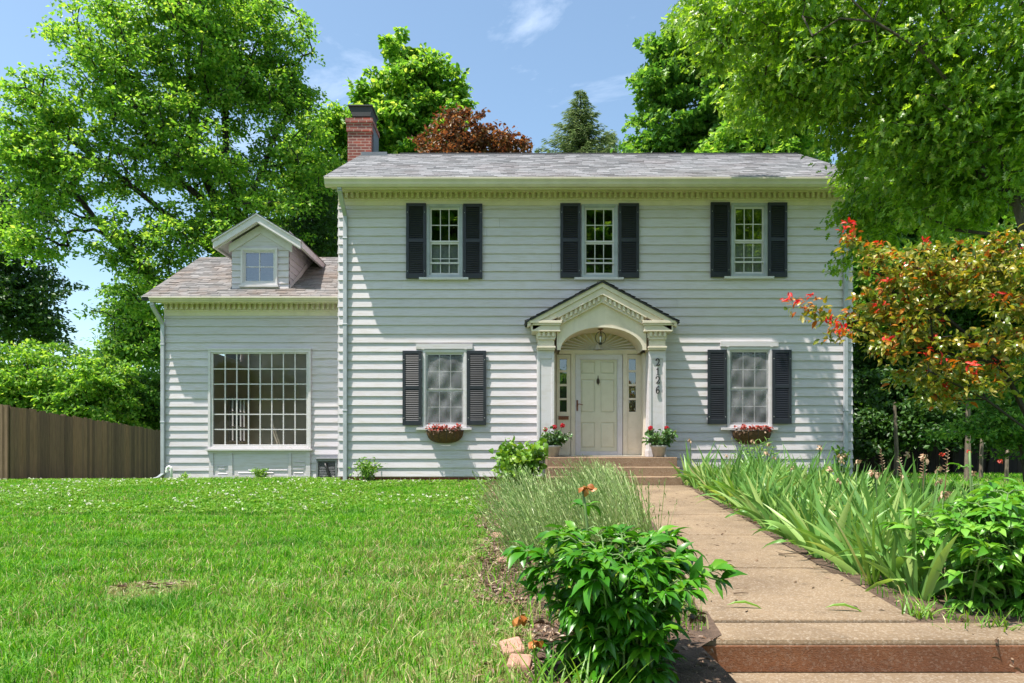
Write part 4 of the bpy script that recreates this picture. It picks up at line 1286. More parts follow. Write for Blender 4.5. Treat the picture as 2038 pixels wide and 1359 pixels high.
# the big pale green tree behind the wing, several stems
yA = 28.0
g0 = (X(470, yA), yA, gz(X(470, yA), yA) - .3)
stA = [[g0] + S([(465, 600), (440, 430), (385, 300), (372, 130), (375, -40), (380, -200)], yA),
       [S([(467, 640)], yA)[0]] + S([(474, 440, .5), (455, 330, 1), (445, 200, 1.5), (470, 60, 2), (480, -120, 2)], yA),
       S([(440, 430), (330, 330, -1), (280, 230, -1.6), (235, 120, -2)], yA),
       S([(455, 520), (300, 400, -1.2), (215, 330, -2), (110, 260, -2.6)], yA),
       S([(465, 600), (310, 560, -1.0), (215, 470, -1.6), (90, 330, -2)], yA),
       S([(470, 480), (545, 270, 1), (605, 180, 1.5)], yA)]
elA = [E(385, 70, 175, 130, yA, 3.6), E(390, -60, 170, 110, yA, 3.4), E(245, 130, 120, 105, yA, 3.0, -1), E(110, 225, 85, 65, yA, 2.2, -2), E(60, 290, 85, 60, yA, 2.2, -2),
       E(150, 330, 150, 70, yA, 2.6, -2), E(480, 165, 125, 130, yA, 3.2, 1), E(560, 100, 75, 110, yA, 2.6, 1), E(590, 215, 52, 70, yA, 1.8, 1.5), E(300, 260, 130, 105, yA, 3.0, -1),
       E(430, 330, 130, 100, yA, 3.2), E(80, 400, 110, 55, yA, 2.0, -2), E(290, 470, 100, 70, yA, 2.6, -1.5), E(340, 570, 105, 75, yA, 2.4, -1), E(590, 320, 75, 90, yA, 2.2, 1),
       E(500, 440, 120, 85, yA, 2.4), E(255, 640, 75, 50, yA, 2.0, -1), E(60, 480, 75, 40, yA, 1.6, -2), E(420, 470, 90, 60, yA, 2.2, -1)]
tree('broadleaf_tree', 'tall yellow green many stemmed tree rising behind the left wing', 'tree', g0, stA, elA, 2000, 74, .17, 'rhomb', M['lf_bright'], M['barkd'], 21, rad=.55, flat=.40, gap=-.34, gs=.8, bias=.5, expo=2.2, r_tip=.019, wid=1.1, tilt=.45)

# darker tree at the left edge, beyond it
yB = 38.0
g = (X(-40, yB), yB, -1.2)
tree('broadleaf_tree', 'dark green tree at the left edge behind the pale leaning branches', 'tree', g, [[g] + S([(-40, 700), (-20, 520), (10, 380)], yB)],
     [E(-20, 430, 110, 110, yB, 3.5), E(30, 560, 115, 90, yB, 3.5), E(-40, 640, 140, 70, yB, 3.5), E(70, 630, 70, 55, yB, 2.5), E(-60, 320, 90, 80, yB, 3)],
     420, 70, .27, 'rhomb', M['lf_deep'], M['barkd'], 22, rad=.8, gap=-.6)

# yellow green tree between the big one and the chimney, and the dark pine in front of it
yC = 36.0
g = (X(650, yC), yC, -1.2)
tree('broadleaf_tree', 'yellow green tree showing just left of the brick chimney', 'tree', g, [[g] + S([(650, 620), (645, 420), (640, 260)], yC)],
     [E(655, 300, 75, 85, yC, 2.6), E(620, 390, 90, 90, yC, 2.8), E(690, 270, 50, 60, yC, 2), E(640, 500, 110, 80, yC, 2.8)],
     380, 66, .26, 'rhomb', M['lf_bright'], M['barkd'], 23, rad=.7, gap=-.7)
yD_ = 32.0
g = (X(620, yD_), yD_, -1.0)
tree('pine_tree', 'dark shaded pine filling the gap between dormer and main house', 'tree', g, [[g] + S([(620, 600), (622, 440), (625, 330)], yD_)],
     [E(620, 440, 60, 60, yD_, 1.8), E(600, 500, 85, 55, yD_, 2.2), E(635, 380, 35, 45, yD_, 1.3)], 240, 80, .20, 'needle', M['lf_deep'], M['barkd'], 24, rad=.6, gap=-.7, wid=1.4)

# behind the main roof
yE = 36.0
g = (X(825, yE), yE, -.4)
street_proto, _c, _r = tree('maple_tree', 'bright green pointed maple rising behind the main roof beside the chimney', 'tree', g, [[g] + S([(825, 500), (822, 300), (815, 160), (790, 80)], yE), S([(822, 300), (880, 210), (905, 170)], yE), S([(822, 260), (850, 150), (855, 110)], yE)],
     [E(788, 105, 32, 48, yE, 1.3), E(800, 190, 75, 70, yE, 2.2), E(850, 150, 40, 55, yE, 1.6), E(885, 205, 60, 52, yE, 1.8), E(900, 170, 42, 22, yE, 1.2), E(775, 265, 75, 60, yE, 2.2), E(850, 270, 90, 70, yE, 2.4), E(735, 180, 28, 26, yE, 1.0), E(740, 240, 36, 40, yE, 1.4), E(830, 360, 120, 80, yE, 2.6)],
     560, 62, .26, 'broad', M['lf_bright'], M['barkd'], 25, rad=.52, gap=-.75, bias=.45)
yG = 30.0
g = (X(930, yG), yG, -.3)
tree('copper_tree', 'reddish copper leaved tree low behind the middle of the roof', 'tree', g, [[g] + S([(930, 480), (928, 330), (920, 260)], yG), S([(928, 330), (985, 270)], yG)],
     [E(915, 285, 88, 55, yG, 2.0), E(985, 290, 65, 45, yG, 1.8), E(905, 245, 34, 22, yG, 1.0), E(1030, 300, 30, 14, yG, .8), E(930, 350, 120, 50, yG, 2)],
     330, 40, .17, 'broad', M['lf_copper'], M['barkd'], 26, rad=.42, gap=-.38, gs=1.6, bias=.42)
# spruces: whorls of drooping boughs
def spruce(label, px, ptop, half, y, seed, nw, cat='tree'):
    rng = np.random.default_rng(seed)
    zt = Z(ptop, y); x0 = X(px, y); H = 0.0
    pb = 330
    sl = half * y / F / (zt - Z(pb, y))
    zb = -0.6
    g = (x0, y, zb)
    t = thing('spruce_tree', label, 'spruce', g, 'spruces behind the roof')
    mb = MB(); mb.tube([(x0, y, zb), (x0, y, zt)], [.28, .02], 8); mb.build('trunk', M['barkd'], t)
    pos, d, n, sz = [], [], [], []
    z = zt
    while z > zt - (zt - Z(pb, y)) * 1.7:
        Lr = (zt - z) * sl + .12
        nb = max(4, int(5 + Lr * 3))
        a0 = rng.uniform(0, 6.28)
        for k in range(nb):
            a = a0 + 6.28 * k / nb + rng.uniform(-.3, .3)
            L = Lr * rng.uniform(.55, 1.22)
            zz = z + rng.uniform(-.15, .15)
            m = max(3, int(L / .10))
            for i in range(m):
                t_ = (i + .5) / m
                r_ = L * t_
                h = zz - .25 * r_ + .16 * r_ * t_ * t_ * 1.6
                for q in range(5):
                    side = rng.uniform(-1, 1)
                    pos.append((x0 + math.cos(a) * r_ + rng.normal() * .06 - math.sin(a) * side * .28 * (1.15 - t_), y + math.sin(a) * r_ + rng.normal() * .06 + math.cos(a) * side * .28 * (1.15 - t_), h - rng.uniform(0, .10)))
                    d.append((math.cos(a + side * .8), math.sin(a + side * .8), -.45 + .3 * t_)); n.append((rng.normal() * .4, rng.normal() * .4, 1)); sz.append(rng.uniform(.22, .42))
        z -= .20
    lb = LB(); lb.leaves('needle', np.array(pos), np.array(d), np.array(n), np.array(sz), 0)
    lb.build('crown', [M['lf_spruce']], t)
spruce('dark pointed spruce standing alone in the sky behind the roof', 1155, 180, 82, 44.0, 31, 0)
spruce('small spruce tip at the right foot of the tall spruce', 1213, 263, 32, 47.0, 32, 0)
spruce('tiny spruce tip just left of the tall spruce', 1072, 296, 12, 60.0, 33, 0)

# trees across the street, which the upstairs panes mirror
for i, (x, y, k, rz, lab) in enumerate(((-7, -25, 1.1, 2.0, 'street tree mirrored between the left and middle upstairs windows'), (6, -25, 1.0, 3.6, 'street tree mirrored in the middle upstairs window'), (18, -26, 1.1, 5.0, 'street tree mirrored in the right upstairs window'))):
    o = copy_tree(street_proto)
    o.location = (x, y, -1.0); o.rotation_euler = (0, 0, rz); o.scale = (1.9 * k, 1.9 * k, k)
    tag(o, lab, 'tree', 'trees across the street')

# right of the roof: the maple behind the house and the one beside it
yM = 27.0
g = (X(1420, yM), yM, -.3)
tree('maple_tree', 'mid green maple behind the right end of the roof against the sky', 'tree', g, [[g] + S([(1420, 500), (1430, 330), (1400, 200), (1370, 90)], yM), S([(1430, 330), (1500, 200), (1540, 80)], yM), S([(1425, 360), (1330, 250), (1290, 180)], yM)],
     [E(1320, 120, 60, 70, yM, 2.0), E(1310, 200, 62, 60, yM, 2), E(1320, 275, 75, 50, yM, 2), E(1400, 130, 100, 90, yM, 2.6), E(1420, 250, 120, 80, yM, 2.8), E(1500, 110, 110, 120, yM, 3), E(1560, 240, 100, 100, yM, 2.8), E(1300, 330, 60, 40, yM, 1.6), E(1450, 350, 140, 60, yM, 2.5), E(1480, 10, 110, 70, yM, 2.5), E(1620, 120, 80, 90, yM, 2.6)],
     820, 66, .22, 'maple', M['lf_mid'], M['barkd'], 27, rad=.5, gap=-.7, bias=.45, wid=1.0)
yN = 23.5
g = (X(1525, yN), yN, -.2)
tree('maple_tree', 'small bright lime maple just above the right end of the roof', 'tree', g, [[g] + S([(1525, 480), (1520, 340), (1510, 270)], yN)],
     [E(1490, 285, 85, 32, yN, 1.6), E(1555, 265, 70, 34, yN, 1.6), E(1530, 335, 110, 40, yN, 1.8), E(1430, 310, 40, 20, yN, 1.0), E(1540, 220, 50, 25, yN, 1.2)],
     300, 60, .20, 'maple', M['lf_bright'], M['barkd'], 28, rad=.42, gap=-.8)

# deep green trees beyond the right end of the house
yP = 21.0
g = (X(1900, yP), yP, -.1)
tree('broadleaf_tree', 'dense green tree beyond the right end of the house over the dark yard', 'tree', g, [[g] + S([(1895, 800), (1890, 560), (1870, 380), (1860, 200)], yP), S([(1890, 560), (2000, 420), (2080, 300)], yP), S([(1890, 600), (1780, 480), (1730, 400)], yP)],
     [E(1760, 420, 90, 80, yP, 2.4), E(1860, 380, 120, 90, yP, 3), E(1960, 340, 110, 80, yP, 3), E(1780, 530, 90, 70, yP, 2.4), E(1880, 540, 120, 70, yP, 3), E(2080, 420, 130, 110, yP, 3), E(1700, 620, 50, 60, yP, 1.6), E(1830, 260, 120, 80, yP, 3), E(2060, 620, 110, 90, yP, 2.5), E(1990, 580, 80, 60, yP, 2.4)],
     1250, 70, .19, 'broad', M['lf_mid'], M['barkd'], 29, rad=.55, gap=-.75, bias=.5, clip=lambda c: (c[:, 0] > 8.2))
for i, (px, py, y, r_, lab) in enumerate(((1790, 700, 25.0, 2.6, 'dark hemlock close to the right corner of the house beyond the yard'), (1960, 660, 27.0, 3.0, 'dark hemlock behind the reddish shrub beyond the shaded yard'), (2130, 640, 24.0, 2.8, 'dark hemlock at the right edge of the shaded yard'))):
    g = (X(px, y), y, -.2)
    k = F / y
    tree('hemlock_tree', lab, 'tree', g, [[g] + S([(px, 700), (px, 480)], y)],
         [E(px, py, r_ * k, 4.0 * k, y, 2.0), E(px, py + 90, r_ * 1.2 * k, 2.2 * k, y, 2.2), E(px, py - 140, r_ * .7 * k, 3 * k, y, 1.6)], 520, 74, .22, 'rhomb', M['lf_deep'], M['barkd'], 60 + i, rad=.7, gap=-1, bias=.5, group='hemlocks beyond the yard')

for i, (px, py, y, lab) in enumerate(((1745, 765, 21.5, 'dark yew by the right corner of the house in front of the back fence'), (1850, 745, 20.8, 'dark yew in the middle of the shaded yard in front of the fence'), (1965, 755, 21.0, 'dark yew behind the pale trunks in the shaded yard'))):
    g = (X(px, y), y, gz(X(px, y), y))
    tree('yew_tree', lab, 'tree', g, [[g, (g[0], y, 1.4), (g[0] + .1, y, 3.4)]], [E(px, py, 75, 95, y, 1.2), E(px + 30, py - 70, 70, 70, y, 1.1), E(px - 10, py + 95, 62, 48, y - 1.2, .8)], 230, 70, .16, 'rhomb', M['lf_deep'], M['barkd'], 66 + i, rad=.5, gap=-1, bias=.5, group='yews in the shaded yard')

# foreground oak on the right, its trunk outside the picture, boughs hanging over the house corner
yO = 10.5
g = (7.6, 9.6, gz(7.6, 9.6) - .2)
oakst = [[g, (7.5, 9.6, 2.0), (7.2, 9.7, 4.2), (6.6, 9.9, 6.2), (6.0, 10.1, 8.2)],
         [(7.2, 9.7, 4.2), (6.5, 10.4, 5.6), (5.6, 11.2, 6.7), (4.6, 12.0, 7.4)],
         [(6.9, 9.8, 5.2), (5.6, 9.4, 6.3), (4.4, 9.2, 7.0), (3.5, 9.4, 7.5)],
         [(7.3, 9.65, 3.6), (6.8, 11.2, 4.6), (6.3, 12.3, 5.1)],
         [(7.2, 9.7, 4.2), (7.4, 8.8, 5.4), (6.8, 8.2, 6.2)]]
elO = [E(1490, 40, 130, 80, 11.5, 1.1), E(1468, 185, 50, 70, 13.95, .3), E(1500, 120, 70, 60, 13.2, .5), E(1410, 20, 75, 50, 12.0, .8), E(1440, 90, 50, 40, 12.2, .6), E(1600, 130, 130, 110, 11.5, 1.4), E(1560, 190, 90, 60, 12, 1.0), E(1720, 90, 160, 120, 10.5, 1.6), E(1900, 80, 180, 130, 10, 1.7),
       E(1725, 250, 90, 75, 11.5, 1.2), E(1800, 250, 150, 90, 10.5, 1.4), E(1960, 260, 130, 110, 10, 1.5), E(1730, 370, 48, 70, 12.3, .8), E(1735, 440, 52, 60, 12.3, .7), E(1700, 508, 26, 34, 12.4, .4), E(1672, 420, 16, 22, 12.5, .3), E(1655, 338, 12, 12, 12.6, .2),
       E(1705, 320, 30, 40, 12.5, .5), E(1830, 360, 110, 60, 11, 1.1), E(1900, 400, 120, 60, 10.5, 1.2), E(1760, 440, 60, 50, 12, .8), E(2000, 340, 90, 70, 10, 1.2), E(2080, 150, 130, 180, 9.5, 1.6), E(1620, 10, 130, 70, 11, 1.2), E(1800, -60, 250, 80, 10, 1.8)]
tree('oak_tree', 'large lobed leaf oak hanging over the right end of the house', 'oak', g, oakst, elO, 980, 44, .135, 'oak', M['lf_oak'], M['bark'], 35, rad=.36, flat=.65, gap=-.85, gs=1.5, bias=.6, r_tip=.006, droop=.75, tilt=.8, expo=2.3)

# the reddish shrub with scarlet new leaves
g = (5.9, 7.4, gz(5.9, 7.4))
yS = 7.4
shst = [[g, (5.7, 7.4, .9), (5.3, 7.4, 1.7), (4.6, 7.4, 2.3)], [(5.7, 7.4, .9), (5.9, 7.4, 2.0), (5.6, 7.5, 2.9)], [(5.3, 7.4, 1.7), (4.4, 7.5, 1.9), (3.7, 7.6, 2.15)], [(5.7, 7.4, .9), (5.0, 7.2, 1.3), (4.4, 7.2, 1.6)]]
elS = [E(1850, 560, 120, 80, yS, .55), E(1960, 560, 110, 90, yS, .6), E(1780, 620, 90, 60, yS, .45), E(1880, 680, 130, 70, yS, .55), E(1790, 520, 60, 40, yS, .4), E(2000, 680, 110, 80, yS, .6), E(1900, 760, 110, 40, yS, .45), E(1760, 680, 55, 30, yS, .3), E(2080, 600, 90, 110, yS, .6), E(1730, 500, 40, 18, yS, .2), E(1830, 490, 60, 22, yS, .25), E(1970, 490, 70, 30, yS, .3)]
rng = np.random.default_rng(36)
t = thing('red_tipped_shrub', 'olive and orange leaved shrub with scarlet tips beside the right corner of the house', 'shrub', g)
c = clumps_in(elS, 380, rng, .55, -.40, 2.6)
twigpx = [(1600, 618), (1625, 622), (1650, 628), (1680, 632), (1710, 636), (1690, 480), (1720, 490), (1750, 500), (1660, 668), (1690, 660), (1720, 650)]
c = np.concatenate([c, np.array([(X(a, 7.55), 7.55 + rng.uniform(-.05, .05), Z(b, 7.55)) for a, b in twigpx])])
P, par, r = branches(shst, c, rng, .004, 2.3, sag=.05)
lb = LB(); limb_mesh(lb, P, par, r); lb.build('stem', M['barkd'], t)
lb = LB()
outer = (c[:, 0] < 4.3) | (rng.random(len(c)) < .35)
spray(lb, 'lance', c, 24, .16, .5, .085, rng, 0, .15, .9, 1.3)
spray(lb, 'lance', c[outer], 4, .15, .5, .085, rng, 1, .05, .9, 1.3)
lb.build('foliage', [M['lf_olive'], M['lf_orange']], t)
lb = LB()
tip = np.concatenate([c[rng.random(len(c)) < .13], c[-len(twigpx):][[0, 1, 5, 6, 8]], np.array([[X(1665, 7.5), 7.5, Z(670, 7.5)]])])
tip = tip + np.stack([-.08 + rng.normal(size=len(tip)) * .06, -.10 + rng.normal(size=len(tip)) * .06, .10 + rng.normal(size=len(tip)) * .04], 1)
spray(lb, 'lance', tip, 6, .06, .5, .075, rng, 0, -.2, .9, 1.1)
spray(lb, 'lance', tip + np.array([.07, .05, -.05]), 6, .08, .5, .08, rng, 1, 0, .9, 1.2)
lb.build('red_leaves', [M['lf_red'], M['lf_orange']], t)

# bright shrub at the right edge under it
g = (8.6, 11.4, gz(8.6, 11.4))
tree('garden_shrub', 'fine leaved bright green shrub at the right edge below the reddish one', 'shrub', g, [[g, (8.5, 11.4, .8), (8.3, 11.4, 1.6)]],
     [E(1990, 830, 60, 60, 11.4, .6), E(2030, 760, 60, 60, 11.4, .6), E(1940, 850, 45, 20, 11.4, .4), E(2060, 880, 70, 45, 11.4, .6), E(1880, 862, 60, 8, 11.4, .25)], 200, 50, .075, 'rhomb', M['lf_mid'], M['bark'], 37, rad=.2, r_tip=.005, gap=-.9)

# shrubs over the fence on the left
for i, (lab, y, el) in enumerate((('rounded bright green shrub towering over the wooden fence', 25.0, [(70, 745, 100, 75), (180, 770, 95, 70), (120, 830, 150, 60), (20, 800, 80, 80), (-60, 760, 90, 90)]),
                                  ('lower green shrub over the fence next to the wing', 27.5, [(265, 800, 70, 62), (300, 830, 50, 50), (240, 760, 60, 40), (330, 790, 40, 60)]))):
    g = (X(el[0][0], y), y, -.9)
    bush_proto, _c, _r = tree('garden_shrub', lab, 'shrub', g, [[g, (g[0], y, .6), (g[0] + .3, y, 2.0)]], [E(a, b, c_, d_, y, 1.7) for a, b, c_, d_ in el], 620 if i == 0 else 330, 66, .17, 'rhomb', M['lf_bright'] if i == 0 else M['lf_mid'], M['barkd'], 41 + i, rad=.42, flat=.35, gap=-1, gs=1.2, bias=.45, group='shrubs over the fence')
for i, (x, y, k, lab) in enumerate(((-19, -15, 1.6, 'shrub across the street mirrored in the bay window'), (-5, -15, 1.5, 'shrub across the street mirrored in the left sidelight'), (4.5, -16, 1.5, 'shrub across the street mirrored in the right sidelight'), (14, -15, 1.6, 'shrub across the street mirrored in the right windows'))):
    o = copy_tree(bush_proto); o.location = (x, y, -1.2); o.rotation_euler = (0, 0, 2.1 * i); o.scale = (k, k, k)
    tag(o, lab, 'shrub', 'shrubs across the street')
yQ = 33.0
g = (X(240, yQ), yQ, -1.0)
tree('broadleaf_tree', 'mid green tree low behind the wing gutter left of the dormer', 'tree', g, [[g] + S([(240, 780), (255, 640), (270, 560)], yQ)],
     [E(260, 610, 60, 60, yQ, 1.8), E(230, 690, 70, 40, yQ, 1.8), E(300, 680, 60, 70, yQ, 2)], 190, 60, .24, 'rhomb', M['lf_mid'], M['barkd'], 45, rad=.55, gap=-.7)
# far tree line that closes the view below the crowns
rng = np.random.default_rng(50)
lb = LB()
fc = []
for k in range(560):
    x = rng.uniform(-70, 70); fc.append((x, rng.uniform(62, 75), rng.uniform(-1, 4.2 + 1.4 * math.sin(x * .13) + 1.0 * math.sin(x * .37))))
spray(lb, 'rhomb', np.array(fc), 60, 1.6, .6, .7, rng, 0, .3, .8)
tag(lb.build('far_woods', [M['lf_mid']]), 'far green line of woods low behind everything', 'woods', kind='stuff')

# ------------------------------------------------------------------ fences
def fence(label, pts, zt, group='wooden fences', name='wooden_fence', step=.145, posts=2.4, front=1, mat='fence'):
    """pts: polyline; zt: top heights at the points; planks inside one panel mesh, posts as parts"""
    t = thing(name, label, 'fence', (pts[0][0], pts[0][1], gz(*pts[0])), group)
    mb, pm = MB(), MB()
    for (a, b), (za, zb) in zip(zip(pts[:-1], pts[1:]), zip(zt[:-1], zt[1:])):
        a, b = Vector((a[0], a[1], 0)), Vector((b[0], b[1], 0))
        L = (b - a).length; u = (b - a) / L; n = Vector((u.y, -u.x, 0)) * front
        s = 0.0
        while s < L:
            w = min(step * R.uniform(.93, 1.05), L - s)
            z = za + (zb - za) * s / L + R.uniform(-.03, .03)
            th = R.uniform(.0, .010)
            c0, c1 = a + u * s, a + u * (s + w - .009)
            g0_ = gz(c0.x, c0.y) - .15
            q = [c0 + n * th, c1 + n * th, c1 + n * (th + .02), c0 + n * (th + .02)]
            mb.add([(v.x, v.y, g0_) for v in q] + [(v.x, v.y, z) for v in q], [(0, 3, 2, 1), (4, 5, 6, 7), (0, 1, 5, 4), (1, 2, 6, 5), (2, 3, 7, 6), (3, 0, 4, 7)])
            s += w
        k = 0
        while k * posts < L + .1:
            q = a + u * min(k * posts, L) - n * .07
            z = za + (zb - za) * min(k * posts, L) / L
            m2 = MB(); m2.box(q.x - .05, q.x + .05, q.y - .05, q.y + .05, gz(q.x, q.y) - .2, z + .03); m2.build('post', M[mat], t)
            k += 1
    mb.build('plank_panel', M[mat], t)
fence('weathered brown plank fence running back along the left side of the wing', [(-12.06, 16.4), (-13.05, 27.5)], [1.80, 1.33])
fence('short weathered plank fence at the left edge, its end post leaning', [(-15.5, 16.2), (-12.16, 16.36)], [1.86, 1.82])
fence('dark shaded plank fence across the back of the right yard', [(8.2, 23.2), (19.5, 22.2)], [1.45, 1.45], mat='fenceshade')

# bare pale saplings and trunks in the shaded right yard
for i, (px, pt, pb, y, w, lab) in enumerate(((1783, 800, 925, 17.5, .06, 'thin pale trunk in the shaded yard nearest the house'), (1925, 790, 935, 15.5, .07, 'pale peeling trunk in front of the dark fence'), (1952, 800, 930, 16.5, .045, 'slim leaning trunk right of the pale peeling one'), (2003, 880, 940, 15.0, .04, 'broken pale stump among twigs at the right of the yard'))):
    x = X(px, y)
    g = (x, y, gz(x, y))
    t = thing('sapling', lab, 'sapling', g, 'saplings in the shaded yard')
    top = Z(pt, y)
    mb = MB(); mb.tube([(x, y, g[2] - .1), (x + .02, y, .7), (x - .03 + .05 * i, y, top)], [w, w * .9, w * .6], 7); mb.build('trunk', M['barkp'], t)
    if i < 3:
        rng = np.random.default_rng(70 + i)
        lb = LB(); c = np.array([(x + rng.normal() * .5, y + rng.normal() * .4, top + rng.uniform(-.1, .9)) for _ in range(34)])
        spray(lb, 'broad', c, 16, .22, .3, .11, rng); lb.build('crown', [M['lf_deep']], t)

# ------------------------------------------------------------------ lawn: blades of grass, clover
def in_lawn(x, y):
    ok = (x < np.interp(y, BLY, BLX)) & ~((x > WL - .05) & (x < XL) & (y > YW - .03)) & ~((x > XL - .05) & (y > YF - .03))
    return ok
BLY = np.linspace(2, 30, 200); BLX = np.array([bed_l(v) if v < 14.8 else 20 for v in BLY])
def gzv(x, y): return np.array([gz(a, b) for a, b in zip(x, y)])
def blades(name, x, y, h, w, rng, label=None, straw=None, mats=('grass', 'straw', 'grassdark'), lean=.75):
    n = len(x)
    z = gzv(x, y) - .004
    a = rng.uniform(0, 2 * PI, n); b = rng.uniform(0, 2 * PI, n)
    u = np.stack([np.cos(a), np.sin(a), np.zeros(n)], 1) * (w / 2)[:, None]
    l = np.stack([np.cos(b), np.sin(b), np.zeros(n)], 1) * (h * np.abs(rng.normal(0, lean, n)))[:, None]
    p = np.stack([x, y, z], 1); up = np.array([0, 0, 1.0])
    m1 = p + l * .30 + up * (h * .55)[:, None]
    m2 = p + l + up * (h * rng.uniform(.75, 1.0, n))[:, None]
    V = np.stack([p - u, p + u, m1 + u * .8, m1 - u * .8, m2], 1).reshape(-1, 3)
    k = (np.arange(n) * 5)[:, None]
    mi = (straw if straw is not None else np.zeros(n)).astype(int)
    o = mesh_np(name, V, [(np.array([[0, 1, 2, 3]]) + k, mi), (np.array([[3, 2, 4]]) + k, mi)], [M[m] for m in mats])
    return tag(o, label, 'grass', kind='stuff')
rng = np.random.default_rng(80)
gx, gy, gh, gw = [], [], [], []
for y0, y1, dens, h, w in ((2.3, 4.5, 5200, .060, .0050), (4.5, 7, 3800, .062, .0062), (7, 10, 2600, .060, .0080), (10, 14, 1700, .056, .0105), (14, 18, 900, .055, .014)):
    xl, xr = -.80 * y1 - .8, .3
    n = int(dens * (xr - xl) * (y1 - y0))
    x = rng.uniform(xl, xr, n); y = rng.uniform(y0, y1, n)
    k = (x > -.79 * y - .6) & in_lawn(x, y + .0)
    x, y = x[k], y[k]
    gx.append(x); gy.append(y)
    pt = wob3(np.stack([x, y, x * 0], 1), 1.4)
    pt2 = wob3(np.stack([x, y, x * 0 + 5], 1), 5.5)
    gh.append(h * rng.uniform(.40, 1.25, len(x)) * np.clip(1 + .12 * pt + .55 * pt2, .35, 2.0)); gw.append(w * rng.uniform(.7, 1.3, len(x)))
x, y, h, w = map(np.concatenate, (gx, gy, gh, gw))
edge = np.interp(y, BLY, BLX) - x
h = np.where((y > 14.55) & (x > -3.9), h * .4, np.where((y > 16.3) & (x > -8.7), h * .5, h))
pt = wob3(np.stack([x, y, x * 0 + 3], 1), 2.3)
ps_ = np.clip(.10 + .17 * pt + .55 * np.exp(-edge / .85) * np.clip((8 - y) / 4, 0, 1) + .10 * np.exp(-edge / .5), .01, .75)
for bx_, by_, br in ((X(1030, 6.0) - .22, 6.0, .22), (-2.3, 4.35, .28), (X(960, 6.6) - .05, 6.4, .15)):
    dd = np.hypot((x - bx_), (y - by_)); ps_ = np.where(dd < br, .95, ps_); h = np.where(dd < br, h * .5, h)
keep = ~((np.hypot(x + 2.3, (y - 4.35) * 1.6) + .10 * pt < .17) & (rng.random(len(x)) < .7))
keep &= rng.random(len(x)) > .45 * np.exp(-edge / .35)
st_ = (rng.random(len(x)) < ps_).astype(int)
pd = wob3(np.stack([x, y, x * 0 + 11], 1), 2.9) + .6 * wob3(np.stack([x, y, x * 0 + 14], 1), 9.0)
st_ = np.where((st_ == 0) & (pd + rng.normal(size=len(x)) * .35 > .62), 2, st_)
blades('lawn_grass', x[keep], y[keep], h[keep], w[keep], rng, 'mown green lawn with dry straw patches in front of the house', st_[keep])
# shaded grass in the right yard
n = 26000
x = rng.uniform(4, 15, n); y = rng.uniform(6.5, 22, n)
k = (x > np.array([bed_r(v) if v < 14.9 else 0 for v in y]) - .1) & ~((x < XR + .05) & (y > YF - .05)) & (x < .8 * y + .5)
blades('yard_grass', x[k], y[k], rng.uniform(.05, .12, k.sum()), rng.uniform(.010, .018, k.sum()), rng, 'rough grass in the yard right of the iris bed', (rng.random(k.sum()) < .1))
# weeds and thin grass in the beds
n = 19000
y = rng.uniform(3.4, 14.5, n); x = np.array([R.uniform(bed_l(v), path_l(v)) if R.random() < .5 else R.uniform(path_r(v) + .02, bed_r(v)) for v in y])
blades('bed_weeds', x, y, rng.uniform(.04, .13, n), rng.uniform(.004, .009, n), rng, 'thin weeds and grass growing in the planting beds', (rng.random(n) < .25), lean=.6)
# clover
n = 15000
x = rng.uniform(-14, .0, n); y = rng.uniform(8.5, 16.6, n)
k = (x > -.79 * y) & in_lawn(x, y) & (wob3(np.stack([x, y, x * 0 + 8], 1), .8) + .4 * np.clip((y - 11) / 4, -1, 1) > -.05)
x, y = x[k], y[k]
lb = LB()
for q in range(3):
    a = rng.uniform(0, 2 * PI, len(x)) + q * 2.1
    lb.leaves('oval', np.stack([x, y, gzv(x, y) + .045], 1), np.stack([np.cos(a), np.sin(a), a * 0 + .15], 1), np.stack([a * 0, a * 0, a * 0 + 1], 1) + rng.normal(size=(len(x), 3)) * .3, rng.uniform(.025, .045, len(x)), 0, np.full(len(x), 1.6))
tag(lb.build('clover_patch', [M['cloverleaf']]), 'clover leaves spread through the back of the lawn', 'clover', kind='stuff')
k = rng.random(len(x)) < .045
x2, y2 = x[k], y[k]
lb = LB(); ctr = np.stack([x2, y2, gzv(x2, y2) + .075], 1)
spray(lb, 'rhomb', ctr, 9, .012, 1.0, .020, rng, 0, 0, 2.0, 1.6)
tag(lb.build('clover_flowers', [M['clover']]), 'white clover heads dotted over the back of the lawn', 'clover', kind='stuff')
# dry leaves and mulch litter in the beds and along the edge
n = 9000
y = rng.uniform(2.4, 14.6, n); x = np.array([R.gauss(bed_l(v) + .12, .16) if R.random() < .55 else (R.uniform(bed_l(v), path_l(v)) if R.random() < .5 else R.uniform(path_r(v) - .02, bed_r(v))) for v in y])
a = rng.uniform(0, 2 * PI, n)
lb = LB(); lb.leaves('lance', np.stack([x, y, gzv(x, y) + .022], 1), np.stack([np.cos(a), np.sin(a), rng.normal(size=n) * .25], 1), np.array([0, 0, 1.0]) + rng.normal(size=(n, 3)) * .5, rng.uniform(.015, .062, n), 0, rng.uniform(.5, 1.5, n))
x, y = rng.normal(-2.3, .13, 90), rng.normal(4.35, .06, 90); a = rng.uniform(0, 6.28, 90)
lb.leaves('broad', np.stack([x, y, gzv(x, y) + .03], 1), np.stack([np.cos(a), np.sin(a), a * 0], 1), np.array([0, 0, 1.0]) + rng.normal(size=(90, 3)) * .5, rng.uniform(.015, .045, 90), 0, np.full(90, .6))
tag(lb.build('dry_leaves', [M['dry']]), 'dry brown leaf litter over the mulch of the beds', 'leaf litter', kind='stuff')

